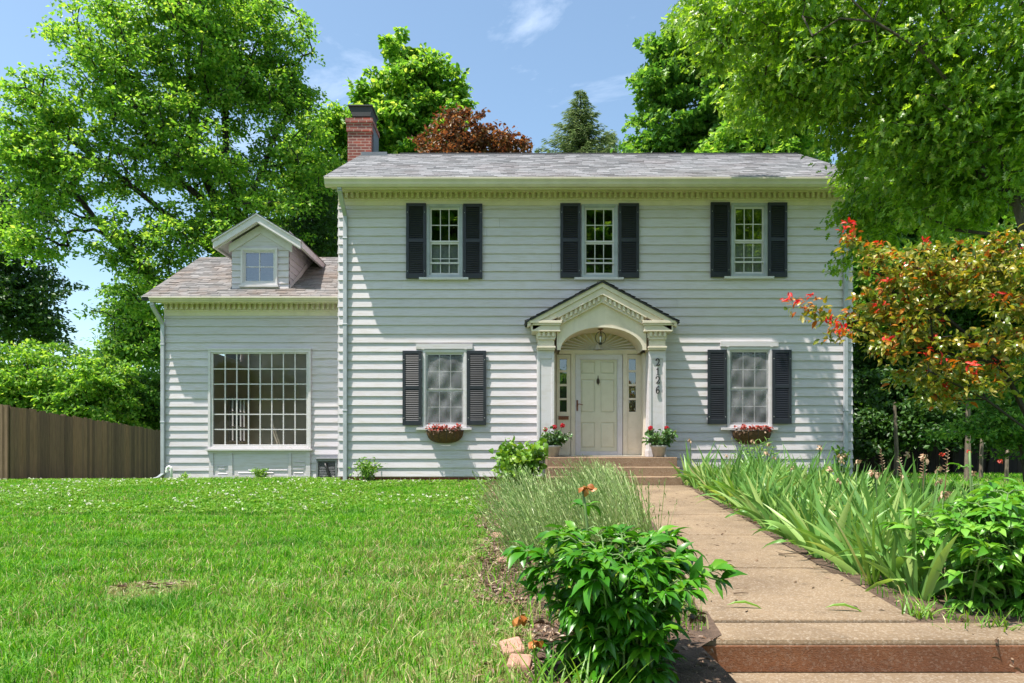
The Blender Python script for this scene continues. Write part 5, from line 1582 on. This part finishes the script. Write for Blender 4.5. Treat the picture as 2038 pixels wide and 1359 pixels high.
# twigs and fallen leaves on the path
lb = LB(); xs_, ys_ = [], []
for _ in range(150):
    y = R.uniform(3.7, 13); e = R.random()
    x = path_l(y) + (path_r(y) - path_l(y)) * (R.random() ** 2 if e < .4 else 1 - R.random() ** 2 if e < .8 else R.random()); xs_.append(x); ys_.append(y)
xs_, ys_ = np.array(xs_), np.array(ys_); a = rng.uniform(0, 6.28, len(xs_))
lb.leaves('needle', np.stack([xs_, ys_, np.array([path_z(v) for v in ys_]) + .007], 1), np.stack([np.cos(a), np.sin(a), a * 0], 1), np.array([0, 0, 1.0]) + rng.normal(size=(len(a), 3)) * .15, rng.uniform(.02, .09, len(a)))
tag(lb.build('path_debris', [M['dry']]), 'scattered dry bits lying on the concrete path', 'leaf litter', kind='stuff')
for i, (px, py, dx, dy, lab) in enumerate(((1480, 1219, .17, -.02, 'green torn iris blade lying near the middle of the front slab'), (1680, 1224, .18, -.03, 'dark stemmed pale blade lying at the right of the front slab'))):
    y = F * .925 / (py - HY); x = X(px, y)
    lb = LB(); lb.leaves('lance', np.array([[x - dx / 2, y + .03, path_z(y) + .014]]), np.array([[dx, dy, 0]]), np.array([[0, 0, 1.0]]), np.array([.24]), 0, np.array([.28]))
    tag(lb.build('fallen_leaf', [M['lf_iris']]), lab, 'leaf', 'torn blades on the path')
for i, (px, py, a_, L, lab) in enumerate(((1550, 1115, .1, .32, 'forked dry twig on the path beside the iris bed'), (1350, 1126, .35, .16, 'short dark twig at the left edge of the path'), (1460, 1188, -.2, .09, 'stubby brown twig on the front slab of the path'))):
    y = F * .91 / (py - HY); x = X(px, y); z = path_z(y) + .012
    mb = MB(); mb.tube([(x, y, z), (x + L * .5 * math.cos(a_), y + L * .5 * math.sin(a_), z + .006), (x + L * math.cos(a_ + .2), y + L * math.sin(a_ + .2), z)], [.006, .005, .003], 6)
    if i == 0: mb.tube([(x + L * .15, y, z), (x + L * .02, y + .08, z + .01)], [.004, .002], 5)
    tag(mb.build('twig', M['twig']), lab, 'twig', 'twigs on the path')

# half buried bricks along the bed edge
for i, (px, py, L, lab) in enumerate(((1003, 1030, .17, 'half buried edging brick farthest back beside the lavender'), (1000, 1058, .20, 'pinkish edging brick standing proud at the lawn edge'), (993, 1078, .16, 'low worn edging brick just in front of the proud one'), (1004, 1120, .14, 'small chipped edging brick left of the peony top'), (1022, 1290, .18, 'edging brick in the dry leaves left of the peony foot'), (1034, 1322, .15, 'edging brick nearest the camera left of the peony'))):
    y = F * .90 / (py - HY); x = X(px, y); z = gz(x, y)
    a_ = R.uniform(-.5, .5)
    mb = MB(); mb.box(-.05, .05, -L / 2, L / 2, -.06, .045)
    o = mb.build('edging_brick', M['edgebrick'], None, bevel=.012)
    o.location = (x, y, z); o.rotation_euler = (R.uniform(-.15, .15), R.uniform(-.3, .3), a_)
    tag(o, lab, 'brick', 'edging bricks along the bed')

# ------------------------------------------------------------------ garden plants
def arc_stem(p, az, lean, L, n=8, curl=.6):
    """points along a stem that starts upright-ish and bends outwards"""
    q = np.array(p, float); out = [q.copy()]; t = lean
    for i in range(n):
        d = np.array([math.cos(az) * math.sin(t), math.sin(az) * math.sin(t), math.cos(t)])
        q = q + d * L / n; out.append(q.copy()); t += curl / n
    return np.array(out)

def peony(name, label, loc, nst, Ls, leaf, mat, stemm, seed, spread=.9, flowers=(), tall=None, nlf=5, rad=.16, kind='lance', wid=1.0):
    rng = np.random.default_rng(seed)
    t = thing(name, label, 'peony', loc)
    sm, lb = MB(), LB()
    pos, d, nn, sz = [], [], [], []
    def compound(q, az, pitch, L, s):
        """a leaf of three times three leaflets on a bending stalk"""
        ax = np.array([math.cos(az) * math.cos(pitch), math.sin(az) * math.cos(pitch), math.sin(pitch)])
        e = q + ax * L * .6 + np.array([0, 0, -.015])
        sm.tube([q, (q + e) / 2 + np.array([0, 0, .012]), e], [.0045, .0038, .003], 5, caps=False)
        for k, da in enumerate((0, -.75, .75)):
            ax2 = np.array([math.cos(az + da) * math.cos(pitch - .25), math.sin(az + da) * math.cos(pitch - .25), math.sin(pitch - .25)])
            f = e + ax2 * L * (.34 if k == 0 else .22)
            sm.tube([e, f], [.003, .0022], 4, caps=False)
            for db in (0, -.6, .6):
                a2 = az + da + db + rng.normal() * .15
                p2 = pitch - .35 + rng.normal() * .28 - (.12 if db else 0)
                pos.append(f); d.append((math.cos(a2) * math.cos(p2), math.sin(a2) * math.cos(p2), math.sin(p2)))
                nn.append((rng.normal() * .35 - .25 * math.cos(a2) * math.sin(p2) * 0, rng.normal() * .35, 1)); sz.append(s * rng.uniform(.55, 1.3) * (1.1 if db == 0 else .9))
    for k in range(nst):
        az = 2 * PI * k / nst * 2.4 + rng.normal() * .3
        lean = spread * math.sqrt((k + .5) / nst) * rng.uniform(.8, 1.1)
        L = Ls * rng.uniform(.8, 1.12) * (1 - .12 * lean)
        st = arc_stem((rng.normal() * rad * .5, rng.normal() * rad * .5, -.02), az, lean * .55, L, 8, .75 * lean + .1)
        sm.tube(st, [.007 - .0005 * i for i in range(9)], 6)
        for i in range(nlf):
            j = 1.2 + i * 6.8 / (nlf - .999) if nlf > 1 else 8
            j0 = int(min(7, j)); q = st[j0] + (st[j0 + 1] - st[j0]) * (j - j0)
            compound(q, az + 2.4 * i + rng.normal() * .5, rng.uniform(.05, .6), leaf * 1.25 * rng.uniform(.7, 1.1), leaf)
        compound(st[-1], az, .5, leaf * 1.2, leaf)
    if tall:
        st = arc_stem((tall[0], tall[1], 0), tall[2], .05, tall[3], 8, tall[4])
        sm.tube(st, .007, 6)
        for i in (4, 5, 6, 7): compound(st[i], 2.0 * i, .35, leaf * 1.2, leaf * .85)
    sm.build('stem', stemm, t, smooth=True, local=True)
    lb.leaves(kind, np.array(pos), np.array(d), np.array(nn), np.array(sz), 0, np.full(len(sz), wid) * rng.uniform(.75, 1.3, len(sz)))
    lb.build('foliage', [mat], t, smooth=True, local=True)
    for (fx, fy, fz, fr, fm) in flowers:
        lb = LB(); spray(lb, 'oval', np.array([[fx, fy, fz]]), 14, fr * .5, 1.0, fr * 1.25, rng, 0, .9, 1.2, 1.2)
        lb.build('wilted_flower', [M[fm]], t, smooth=True, local=True)
    return t
px_, py_ = .42, 2.78
_t = peony('peony_bush', 'large glossy dark green peony bush with wilted orange blooms left of the garden steps', (px_, py_, gz(px_, py_)), 64, .56, .092, M['lf_peony'], M['stem'], 90, spread=.46, nlf=6,
      flowers=[(-.10, .28, .78, .028, 'wilt'), (-.42, -.05, .25, .030, 'wilt'), (-.38, .15, .46, .022, 'dry'), (.30, -.25, .30, .03, 'dry'), (-.36, -.12, .17, .03, 'wilt')], tall=(-.06, .22, 2.2, .78, .15))
_t.scale = (.92, .92, .96)
peony('peony_bush', 'pale leafed peony bush with red buds at the right end of the iris bed', (2.86, 3.95, gz(2.86, 3.95)), 46, .66, .095, M['lf_peony2'], M['stem'], 91, spread=.85, nlf=5, wid=1.25,
      flowers=[(-.05, .5, .90, .017, 'scarlet'), (.12, .5, .92, .017, 'scarlet'), (.25, .4, .86, .017, 'scarlet')], tall=(.08, .4, 1.2, .92, .12))
peony('peony_bush', 'pale leafed bush at the right edge next to the red budded peony', (3.75, 4.6, gz(3.75, 4.6)), 34, .66, .100, M['lf_peony2'], M['stem'], 92, spread=.85, nlf=5, wid=1.25)

# iris fans: a few fans built once, then copied along the path
def iris_fan(seed, loc, flower=False):
    rng = np.random.default_rng(seed)
    t = thing('iris_plant', 'green sword leaved iris fan in the bed along the right of the path', 'iris', loc, 'irises along the path')
    lb = LB()
    nb = 8 + seed % 3
    fa = rng.uniform(0, PI)
    for k in range(nb):
        u = (k - (nb - 1) / 2) / (nb / 2)
        L = rng.uniform(.42, .68) * (1 - .18 * abs(u)); w = rng.uniform(.013, .020)
        sgn = 1 if u >= 0 else -1
        az = fa if u >= 0 else fa + PI
        st = arc_stem((math.cos(fa) * u * .05, math.sin(fa) * u * .05, -.02), az + rng.normal() * .5, abs(u) * .55 + .04 + abs(rng.normal() * .08), L, 9, rng.uniform(.1, .6) + (rng.uniform(.7, 1.8) if rng.random() < .38 else 0))
        side = np.array([math.cos(fa), math.sin(fa), 0]) + rng.normal(size=3) * .15
        V, P = [], []
        for i, q in enumerate(st):
            tt = i / 9
            dq = st[min(i + 1, 9)] - st[max(i - 1, 0)]
            s = side - dq * np.dot(side, dq) / np.dot(dq, dq); s = s / max(np.linalg.norm(s), 1e-6)
            ww = w * (1 - tt ** 2.6) ** .8 * (0.75 + .5 * math.sin(PI * min(1, tt * 1.1)))
            nrm_ = np.cross(dq, s); nrm_ = nrm_ / np.linalg.norm(nrm_)
            V += [q - s * ww, q + nrm_ * ww * .25, q + s * ww]
        for i in range(9):
            a = 3 * i; P += [(a, a + 1, a + 4, a + 3), (a + 1, a + 2, a + 5, a + 4)]
        lb.add(np.array(V), [np.array(P)], 0)
    lb.build('leaves', [M['lf_iris']], t, smooth=True, local=True)
    if flower:
        mb = MB(); st = arc_stem((.02, .02, 0), 2.0 + rng.normal(), .06, .60, 8, .2); mb.tube(st, .005, 5); mb.build('stem', M['stem'], t, local=True)
        lb = LB(); spray(lb, 'oval', np.array([st[-1]]), 14, .016, 1.6, .036, rng, 0, .9, 1.2, .8)
        lb.build('withered_flower', [M['tan']], t, smooth=True, local=True)
    return t
protos = [iris_fan(100 + i, (0, 0, 0), i == 1) for i in range(7)]
spots = []
yy = 4.25
while yy < 13.6:
    wr = 1.9 if yy > 5.6 else .55
    n = 5 if yy > 5.6 else 2
    for k in range(n):
        x = path_r(yy) + .02 + wr * (k + R.uniform(.1, .9)) / n
        spots.append((x, yy + R.uniform(-.14, .14)))
    yy += .185
for i, (x, y) in enumerate(spots):
    o = protos[i] if i < len(protos) else copy_tree(protos[R.randrange(len(protos))])
    o.location = (x, y, gz(x, y))
    s = R.uniform(.95, 1.32) * (1.0 if y < 9 else 1.12)
    o.scale = (s, s, s * R.uniform(.92, 1.08))
    o.rotation_euler = (R.uniform(-.2, .2), -.10 * math.exp(-(x - path_r(y)) / .5) + R.uniform(-.2, .12), R.uniform(0, 2 * PI))

# coarse grass tufts at the feet of the two peonies
def tuft(label, x, y, n, L, seed):
    rng = np.random.default_rng(seed)
    t = thing('grass_tuft', label, 'grass tuft', (x, y, gz(x, y)), 'grass tufts by the garden steps')
    lb = LB()
    for k in range(n):
        a = rng.uniform(0, 2 * PI)
        st = arc_stem((rng.normal() * .05, rng.normal() * .04, -.02), a, rng.uniform(.05, .6), L * rng.uniform(.6, 1.2), 7, rng.uniform(.4, 1.4))
        s = np.array([-math.sin(a), math.cos(a), rng.normal() * .3]); V, P = [], []
        for i, q in enumerate(st):
            w = .0045 * (1 - (i / 7) ** 2.5) + .0004
            V += [q - s * w, q + s * w]
        for i in range(7): P.append((2 * i, 2 * i + 1, 2 * i + 3, 2 * i + 2))
        lb.add(np.array(V), [np.array(P)], 0)
    lb.build('blades', [M['lf_hydrangea']], t, local=True)
tuft('bright tuft of long grass at the lawn side foot of the dark peony', .10, 2.50, 34, .27, 171)
tuft('bright tuft of long grass in front of the dark peony', .26, 2.42, 34, .27, 172)
tuft('low tuft of grass between the iris bed and the top garden step', 2.26, 3.75, 40, .16, 173)
tuft('low tuft of grass under the pale peony beside the top garden step', 2.48, 3.52, 40, .15, 174)

# lavender clumps, stems leaning towards the lawn
def lavender(seed, n=135):
    rng = np.random.default_rng(seed)
    t = thing('lavender_plant', 'grey green lavender clump of slanting budded stems left of the path', 'lavender', (0, 0, 0), 'lavender along the left of the path')
    V, P, m = [], [], []
    lb = LB(); bd = LB()
    bp, bd_, bn, bs = [], [], [], []
    for k in range(n):
        r, a = .26 * math.sqrt(rng.random()), rng.uniform(0, 2 * PI)
        L = rng.uniform(.34, .66)
        st = arc_stem((r * math.cos(a), r * math.sin(a), -.01), a * .35 + PI * .72 + rng.normal() * .25, .18 + .35 * r / .26 + abs(rng.normal() * .08), L, 4, .15)
        w = .0032; az = rng.uniform(0, PI); s = np.array([math.cos(az), math.sin(az), 0]) * w
        V, P = [], []
        for i, q in enumerate(st): V += [q - s * (1 - .1 * i), q + s * (1 - .1 * i)]
        for i in range(4): P.append((2 * i, 2 * i + 1, 2 * i + 3, 2 * i + 2))
        lb.add(np.array(V), [np.array(P)], 0)
        dq = st[-1] - st[-2]
        for j in range(3):
            bp.append(st[-1] - dq * .15 * j); bd_.append(dq + rng.normal(size=3) * .03); bn.append(rng.normal(size=3)); bs.append(rng.uniform(.030, .045))
        for j in range(4):
            i = rng.integers(0, 3); q = st[i] + (st[i + 1] - st[i]) * rng.random()
            bp.append(q); bd_.append(dq / np.linalg.norm(dq) + rng.normal(size=3) * .45); bn.append(rng.normal(size=3)); bs.append(rng.uniform(.03, .07))
    lb.leaves('needle', np.array(bp), np.array(bd_), np.array(bn), np.array(bs), 0, np.full(len(bp), 1.0))
    lb.build('foliage', [M['lf_lav']], t, local=True)
    return t
lav = [lavender(120 + i) for i in range(3)]
spots = [(.30, 5.2), (.66, 5.5), (1.0, 5.8), (.28, 6.2), (.75, 6.6), (1.15, 7.0), (.30, 7.3), (.85, 7.9), (1.35, 8.2), (.35, 8.5), (1.42, 9.2), (.80, 9.3), (1.58, 10.3), (1.30, 10.4), (1.65, 11.6), (1.5, 11.9)]
for i, (x, y) in enumerate(spots):
    o = lav[i] if i < 3 else copy_tree(lav[R.randrange(3)])
    o.location = (x, y, gz(x, y)); s = R.uniform(.9, 1.2); o.scale = (s, s, s)
    o.rotation_euler = (0, 0, R.uniform(-.5, .5))

# leafy shrubs against the house
def leafy(name, label, cat, px, y, zt, half, n, leaf, mat, seed, kind='oval', wid=1.0, droop=.35, stems=9, group=None, base_z=None):
    rng = np.random.default_rng(seed)
    x = X(px, y); g = gz(x, y) if base_z is None else base_z
    t = thing(name, label, cat, (x, y, g), group)
    H = zt - g
    c = []
    sm = MB()
    for k in range(stems):
        a = rng.uniform(0, 2 * PI); st = arc_stem((rng.normal() * .06, rng.normal() * .06, 0), a, rng.uniform(.05, .5), H * rng.uniform(.75, 1.05), 6, .5)
        st[:, 0] = np.clip(st[:, 0], -half, half)
        sm.tube(st, [.010 - .001 * i for i in range(7)], 5)
        c += [st[i] for i in (2, 3, 4, 5, 6)]
    c = np.array(c)
    c = np.concatenate([c, np.stack([rng.normal(size=24) * half * .45, rng.normal(size=24) * half * .4, H * (.3 + .55 * rng.random(24))], 1)])
    sm.build('stem', M['stem'], t, local=True)
    lb = LB(); spray(lb, kind, c, max(3, n // len(c)), min(.16, half * .35), .8, leaf, rng, 0, droop, .7, wid)
    lb.build('foliage', [mat], t, smooth=True, local=True)
    return t
leafy('hydrangea_bush', 'broad leaved light green hydrangea left of the porch steps', 'hydrangea', 1040, 12.7, Z(876, 12.7), .66, 1000, .14, M['lf_hydrangea'], 130, stems=22, wid=1.1)
leafy('laurel_shrub', 'small bright shrub at the left corner of the main house', 'shrub', 730, 14.75, Z(913, 14.75), .33, 520, .085, M['lf_hydrangea'], 131, kind='lance', droop=-.2, stems=14)
leafy('laurel_shrub', 'little green seedling in front of the bay window panel', 'shrub', 515, 16.45, Z(932, 16.45), .20, 170, .10, M['lf_hydrangea'], 132, kind='lance', droop=-.2, stems=6)
leafy('laurel_shrub', 'tiny yellow green sprig by the downpipe of the wing', 'shrub', 368, 16.55, Z(943, 16.55), .10, 70, .07, M['lf_bright'], 133, kind='lance', droop=-.3, stems=4)
leafy('lily_plant', 'upright budding lily before the right downspout', 'lily', 1671, 14.0, Z(885, 14.0), .10, 130, .12, M['lf_hydrangea'], 134, kind='lance', droop=-.5, stems=3)
leafy('weed_clump', 'tall green weeds under the right window basket', 'weeds', 1500, 14.2, Z(868, 14.2), .35, 240, .13, M['lf_iris'], 135, kind='lance', droop=-.6, stems=12, wid=.5)
# dry seed stalks rising over the irises
for i, (px, pt, y, tilt_, lab) in enumerate(((1753, 893, 7.6, -.10, 'bent pinkish seed stalk farthest left over the irises'), (1790, 910, 7.0, -.12, 'short nodding seed stalk second from the left'), (1838, 912, 6.6, .0, 'straight tan seed stalk in the middle of the row'), (1888, 896, 6.3, .12, 'tallest pinkish seed stalk leaning right'))):
    x = X(px, y) - tilt_ * .5; g = gz(x, y); H = Z(pt, y) - g
    t = thing('seed_stalk', lab, 'seed stalk', (x, y, g), 'seed stalks over the irises')
    rng = np.random.default_rng(140 + i)
    pts = [np.array([tilt_ * .5 * (k / 8) ** 1.5, 0, H * k / 8]) for k in range(9)]
    mb = MB(); mb.tube(pts, [.006 - .0004 * k for k in range(9)], 5); mb.build('stem', M['redstem'], t, local=True)
    lb = LB(); pp, dd, nn = [], [], []
    for k in range(16):
        q = pts[-1] - np.array([tilt_ * .02 * k, 0, .016 * k * H / .9]); s = 1 if k % 2 else -1
        pp.append(q); dd.append((s, rng.normal() * .3, .55)); nn.append((0, -1, .4))
    lb.leaves('lance', np.array(pp), np.array(dd), np.array(nn), rng.uniform(.018, .048, 16), 0, np.full(16, .6)); lb.build('seed_head', [M['tan']], t, local=True)

# ------------------------------------------------------------------ porch things
def flower_pot(label, px, z0, flowers, seed):
    rng = np.random.default_rng(seed)
    y = 14.42; x = X(px, y)
    t = thing('flower_pot', label, 'potted plant', (x, y, z0), 'flower pots by the front door')
    mb = MB(); mb.lathe((0, 0, 0), [(0, .001), (.115, .001), (.155, .20), (.172, .205), (.175, .245), (.160, .247), (.155, .215), (0, .21)], 22)
    mb.build('pot', M['pot'], t, smooth=True, local=True)
    sm = MB(); c = []
    for k in range(16):
        a = rng.uniform(0, 6.28); st = arc_stem((.05 * math.cos(a), .05 * math.sin(a), .2), a, rng.uniform(.1, .7), rng.uniform(.26, .42), 5, .5)
        sm.tube(st, .005, 5); c += [st[i] for i in (2, 3, 4, 5)]
    lb = LB(); spray(lb, 'oval', np.array(c), 9, .075, .8, .082, rng, 0, .35, .8)
    for fx, fz in flowers: sm.tube([(fx * .3, -.03, .3), (fx, -.08, fz)], .005, 5)
    sm.build('stem', M['stem'], t, local=True); lb.build('foliage', [M['lf_pot']], t, smooth=True, local=True)
    for fx, fz in flowers:
        lb = LB(); n = 60; q = unit(rng.normal(size=(n, 3)))
        lb.leaves('oval', np.array([fx, -.08, fz]) + q * .030, np.cross(q, rng.normal(size=(n, 3))) + q * .5, q, rng.uniform(.026, .042, n), 0, np.full(n, 1.4))
        lb.build('red_bloom', [M['red']], t, smooth=True, local=True)
flower_pot('pale pot with three red blooms left of the front door', 1100, .606, [(-.16, .58), (.03, .63), (.20, .66)], 150)
flower_pot('pale pot with two red blooms below the house number', 1311, .606, [(-.19, .61), (.15, .60)], 151)

def basket(label, x0, x1, zt, zb, seed, dry):
    rng = np.random.default_rng(seed)
    y = YF - .03; xc = (x0 + x1) / 2; w = (x1 - x0) / 2; d = .26; H = zt - zb
    t = thing('window_basket', label, 'window basket', (xc, y, zb), 'window baskets')
    V, P = [], []
    na, nb = 24, 7
    for j in range(nb + 1):
        v = j / nb; k = math.sin(v * PI / 2) ** .7
        for i in range(na + 1):
            a = PI * i / na
            lump = 1 + .05 * math.sin(i * 1.57 + seed)
            V.append((-w * k * math.cos(a) * lump, -d * k * math.sin(a) * lump, H * v * v * .9 + H * .1 * v))
    for j in range(nb):
        for i in range(na): P.append((j * (na + 1) + i, j * (na + 1) + i + 1, (j + 1) * (na + 1) + i + 1, (j + 1) * (na + 1) + i))
    mesh_np('basket_liner', V, [(np.array(P), 0)], M['coco'], t, smooth=True, local=True)
    mb = MB()
    rim = [(-w * 1.04 * math.cos(PI * i / 20), -d * 1.04 * math.sin(PI * i / 20), H) for i in range(21)]
    mb.tube(rim, .007, 6)
    for i in range(2, 20, 3):
        a = PI * i / 20
        mb.tube([(-w * 1.05 * math.sin(v * PI / 2) ** .7 * math.cos(a), -d * 1.05 * math.sin(v * PI / 2) ** .7 * math.sin(a), H * (v * v * .9 + .1 * v)) for v in [k / 6 for k in range(1, 7)]], .005, 5)
    mb.build('wire_frame', M['wire'], t, local=True)
    c = np.stack([rng.uniform(-w * .9, w * .9, 46), -d * rng.uniform(.15, .95, 46), H + rng.uniform(-.04, .07, 46)], 1)
    lb = LB(); spray(lb, 'oval', c, 9, .05, .7, .055, rng, 0, .5, 1.0); lb.build('dry_foliage', [M['dry']], t, local=True)
    lb = LB(); spray(lb, 'oval', c[:30 if dry else 36] + np.array([0, -.02, .05]), 7, .045, .8, .045, rng, 0, .2, 1.2, 1.2); lb.build('red_flowers', [M['scarlet']], t, local=True)
basket('coco lined wire basket of red flowers under the left lower window', X(849, 15.0), X(921, 15.0), Z(857, 14.9), Z(882, 14.9), 160, False)
basket('coco lined wire basket of drying red flowers under the right lower window', X(1457, 15.0), X(1536, 15.0), Z(857, 14.9), Z(884, 14.9), 161, True)

# lantern under the porch arch
lx, ly = PX + .0, 14.86
zt_ = AZ + .915 * AB - .005
t = thing('porch_lantern', 'black ring lantern hanging under the porch arch', 'lantern', (lx, ly, zt_))
mb = MB(); mb.lathe((lx, ly, zt_ - .03), [(0, 0), (.02, 0), (.06, .018), (.065, .03), (0, .03)], 14); mb.tube([(lx - .0, ly, zt_ - .03), (lx, ly, zt_ - .065)], .012, 6); mb.build('ceiling_mount', M['rust'], t)
mb = MB()
for a0 in (0, PI / 2):
    mb.tube([(lx + .115 * math.sin(2 * PI * i / 24) * math.cos(a0), ly + .115 * math.sin(2 * PI * i / 24) * math.sin(a0), zt_ - .19 + .13 * math.cos(2 * PI * i / 24)) for i in range(25)], .008, 6, caps=False)
mb.lathe((lx, ly, zt_ - .345), [(0, 0), (.028, 0), (.034, .03), (.028, .05), (0, .05)], 12)
mb.build('lantern_ring', M['black'], t)
mb = MB(); mb.lathe((lx, ly, zt_ - .295), [(0.012, 0), (.014, .04), (.028, .075), (.03, .10), (.018, .125), (0, .13)], 12); mb.build('bulb', M['pvc'], t, smooth=True)

# crawl space vent unit and the pipes by the wing
y0 = YW - .30
vx0, vx1, vz0, vz1 = X(629, y0), X(671, y0), gz(X(650, y0), y0) - .05, Z(914, y0)
t = thing('vent_unit', 'small grey vent box with a dark honeycomb grille and hose beside the bay', 'vent', ((vx0 + vx1) / 2, y0, vz0))
mb = MB(); mb.ring(vx0, vx1, vz0, vz1, .05, y0, YW - .03); mb.box(vx0 - .01, vx1 + .01, y0 - .02, YW - .03, vz1 + .001, vz1 + .03); mb.build('casing', M['greyplastic'], t, bevel=.006)
mb = MB(); mb.box(vx0 + .051, vx1 - .051, y0 + .03, y0 + .05, vz0 + .051, vz1 - .051)
for j in range(9):
    for i in range(8):
        xx = vx0 + .07 + .048 * (i + .5 * (j % 2)); zz_ = vz0 + .07 + .040 * j
        if xx < vx1 - .07 and zz_ < vz1 - .12: mb.tube([(xx + .021 * math.cos(q * PI / 3), y0 + .02, zz_ + .021 * math.sin(q * PI / 3)) for q in range(7)], .006, 4, 1, caps=False)
mb.build('grille', [M['darkgrille'], M['flashing']], t)
mb = MB(); hx = (vx0 + vx1) / 2
mb.tube([(hx - .02, y0 + .02, vz1 - .11), (hx - .02, y0 - .05, vz1 - .12), (hx + .02, y0 - .06, vz1 - .22), (hx + .07, y0 - .05, vz0 + .12), (hx + .09, y0 - .06, vz0 + .02)], [.03, .032, .03, .03, .03], 10)
mb.build('hose', M['black'], t, smooth=True)
y0 = YW - .16
gx0, gx1 = X(332, y0), X(341, y0)
t = thing('goose_neck_pipe', 'white goose neck pipe standing by the foot of the wing downspout', 'pipe', (gx1, y0, gz(gx1, y0)))
mb = MB(); zc_ = Z(934, y0); r_ = (gx1 - gx0) / 2
mb.tube([(gx1, y0, gz(gx1, y0) - .05), (gx1, y0, zc_)] + [((gx0 + gx1) / 2 + r_ * math.cos(PI * i / 10), y0, zc_ + r_ * 1.1 * math.sin(PI * i / 10)) for i in range(1, 11)] + [(gx0, y0, zc_ - .03)], .032, 10)
mb.build('pipe', M['pvc'], t, smooth=True)
mb = MB(); mb.tube([(gx0, y0, zc_ - .025), (gx0, y0, zc_ - .075)], .04, 10); mb.build('pipe_end', M['pvc'], t)
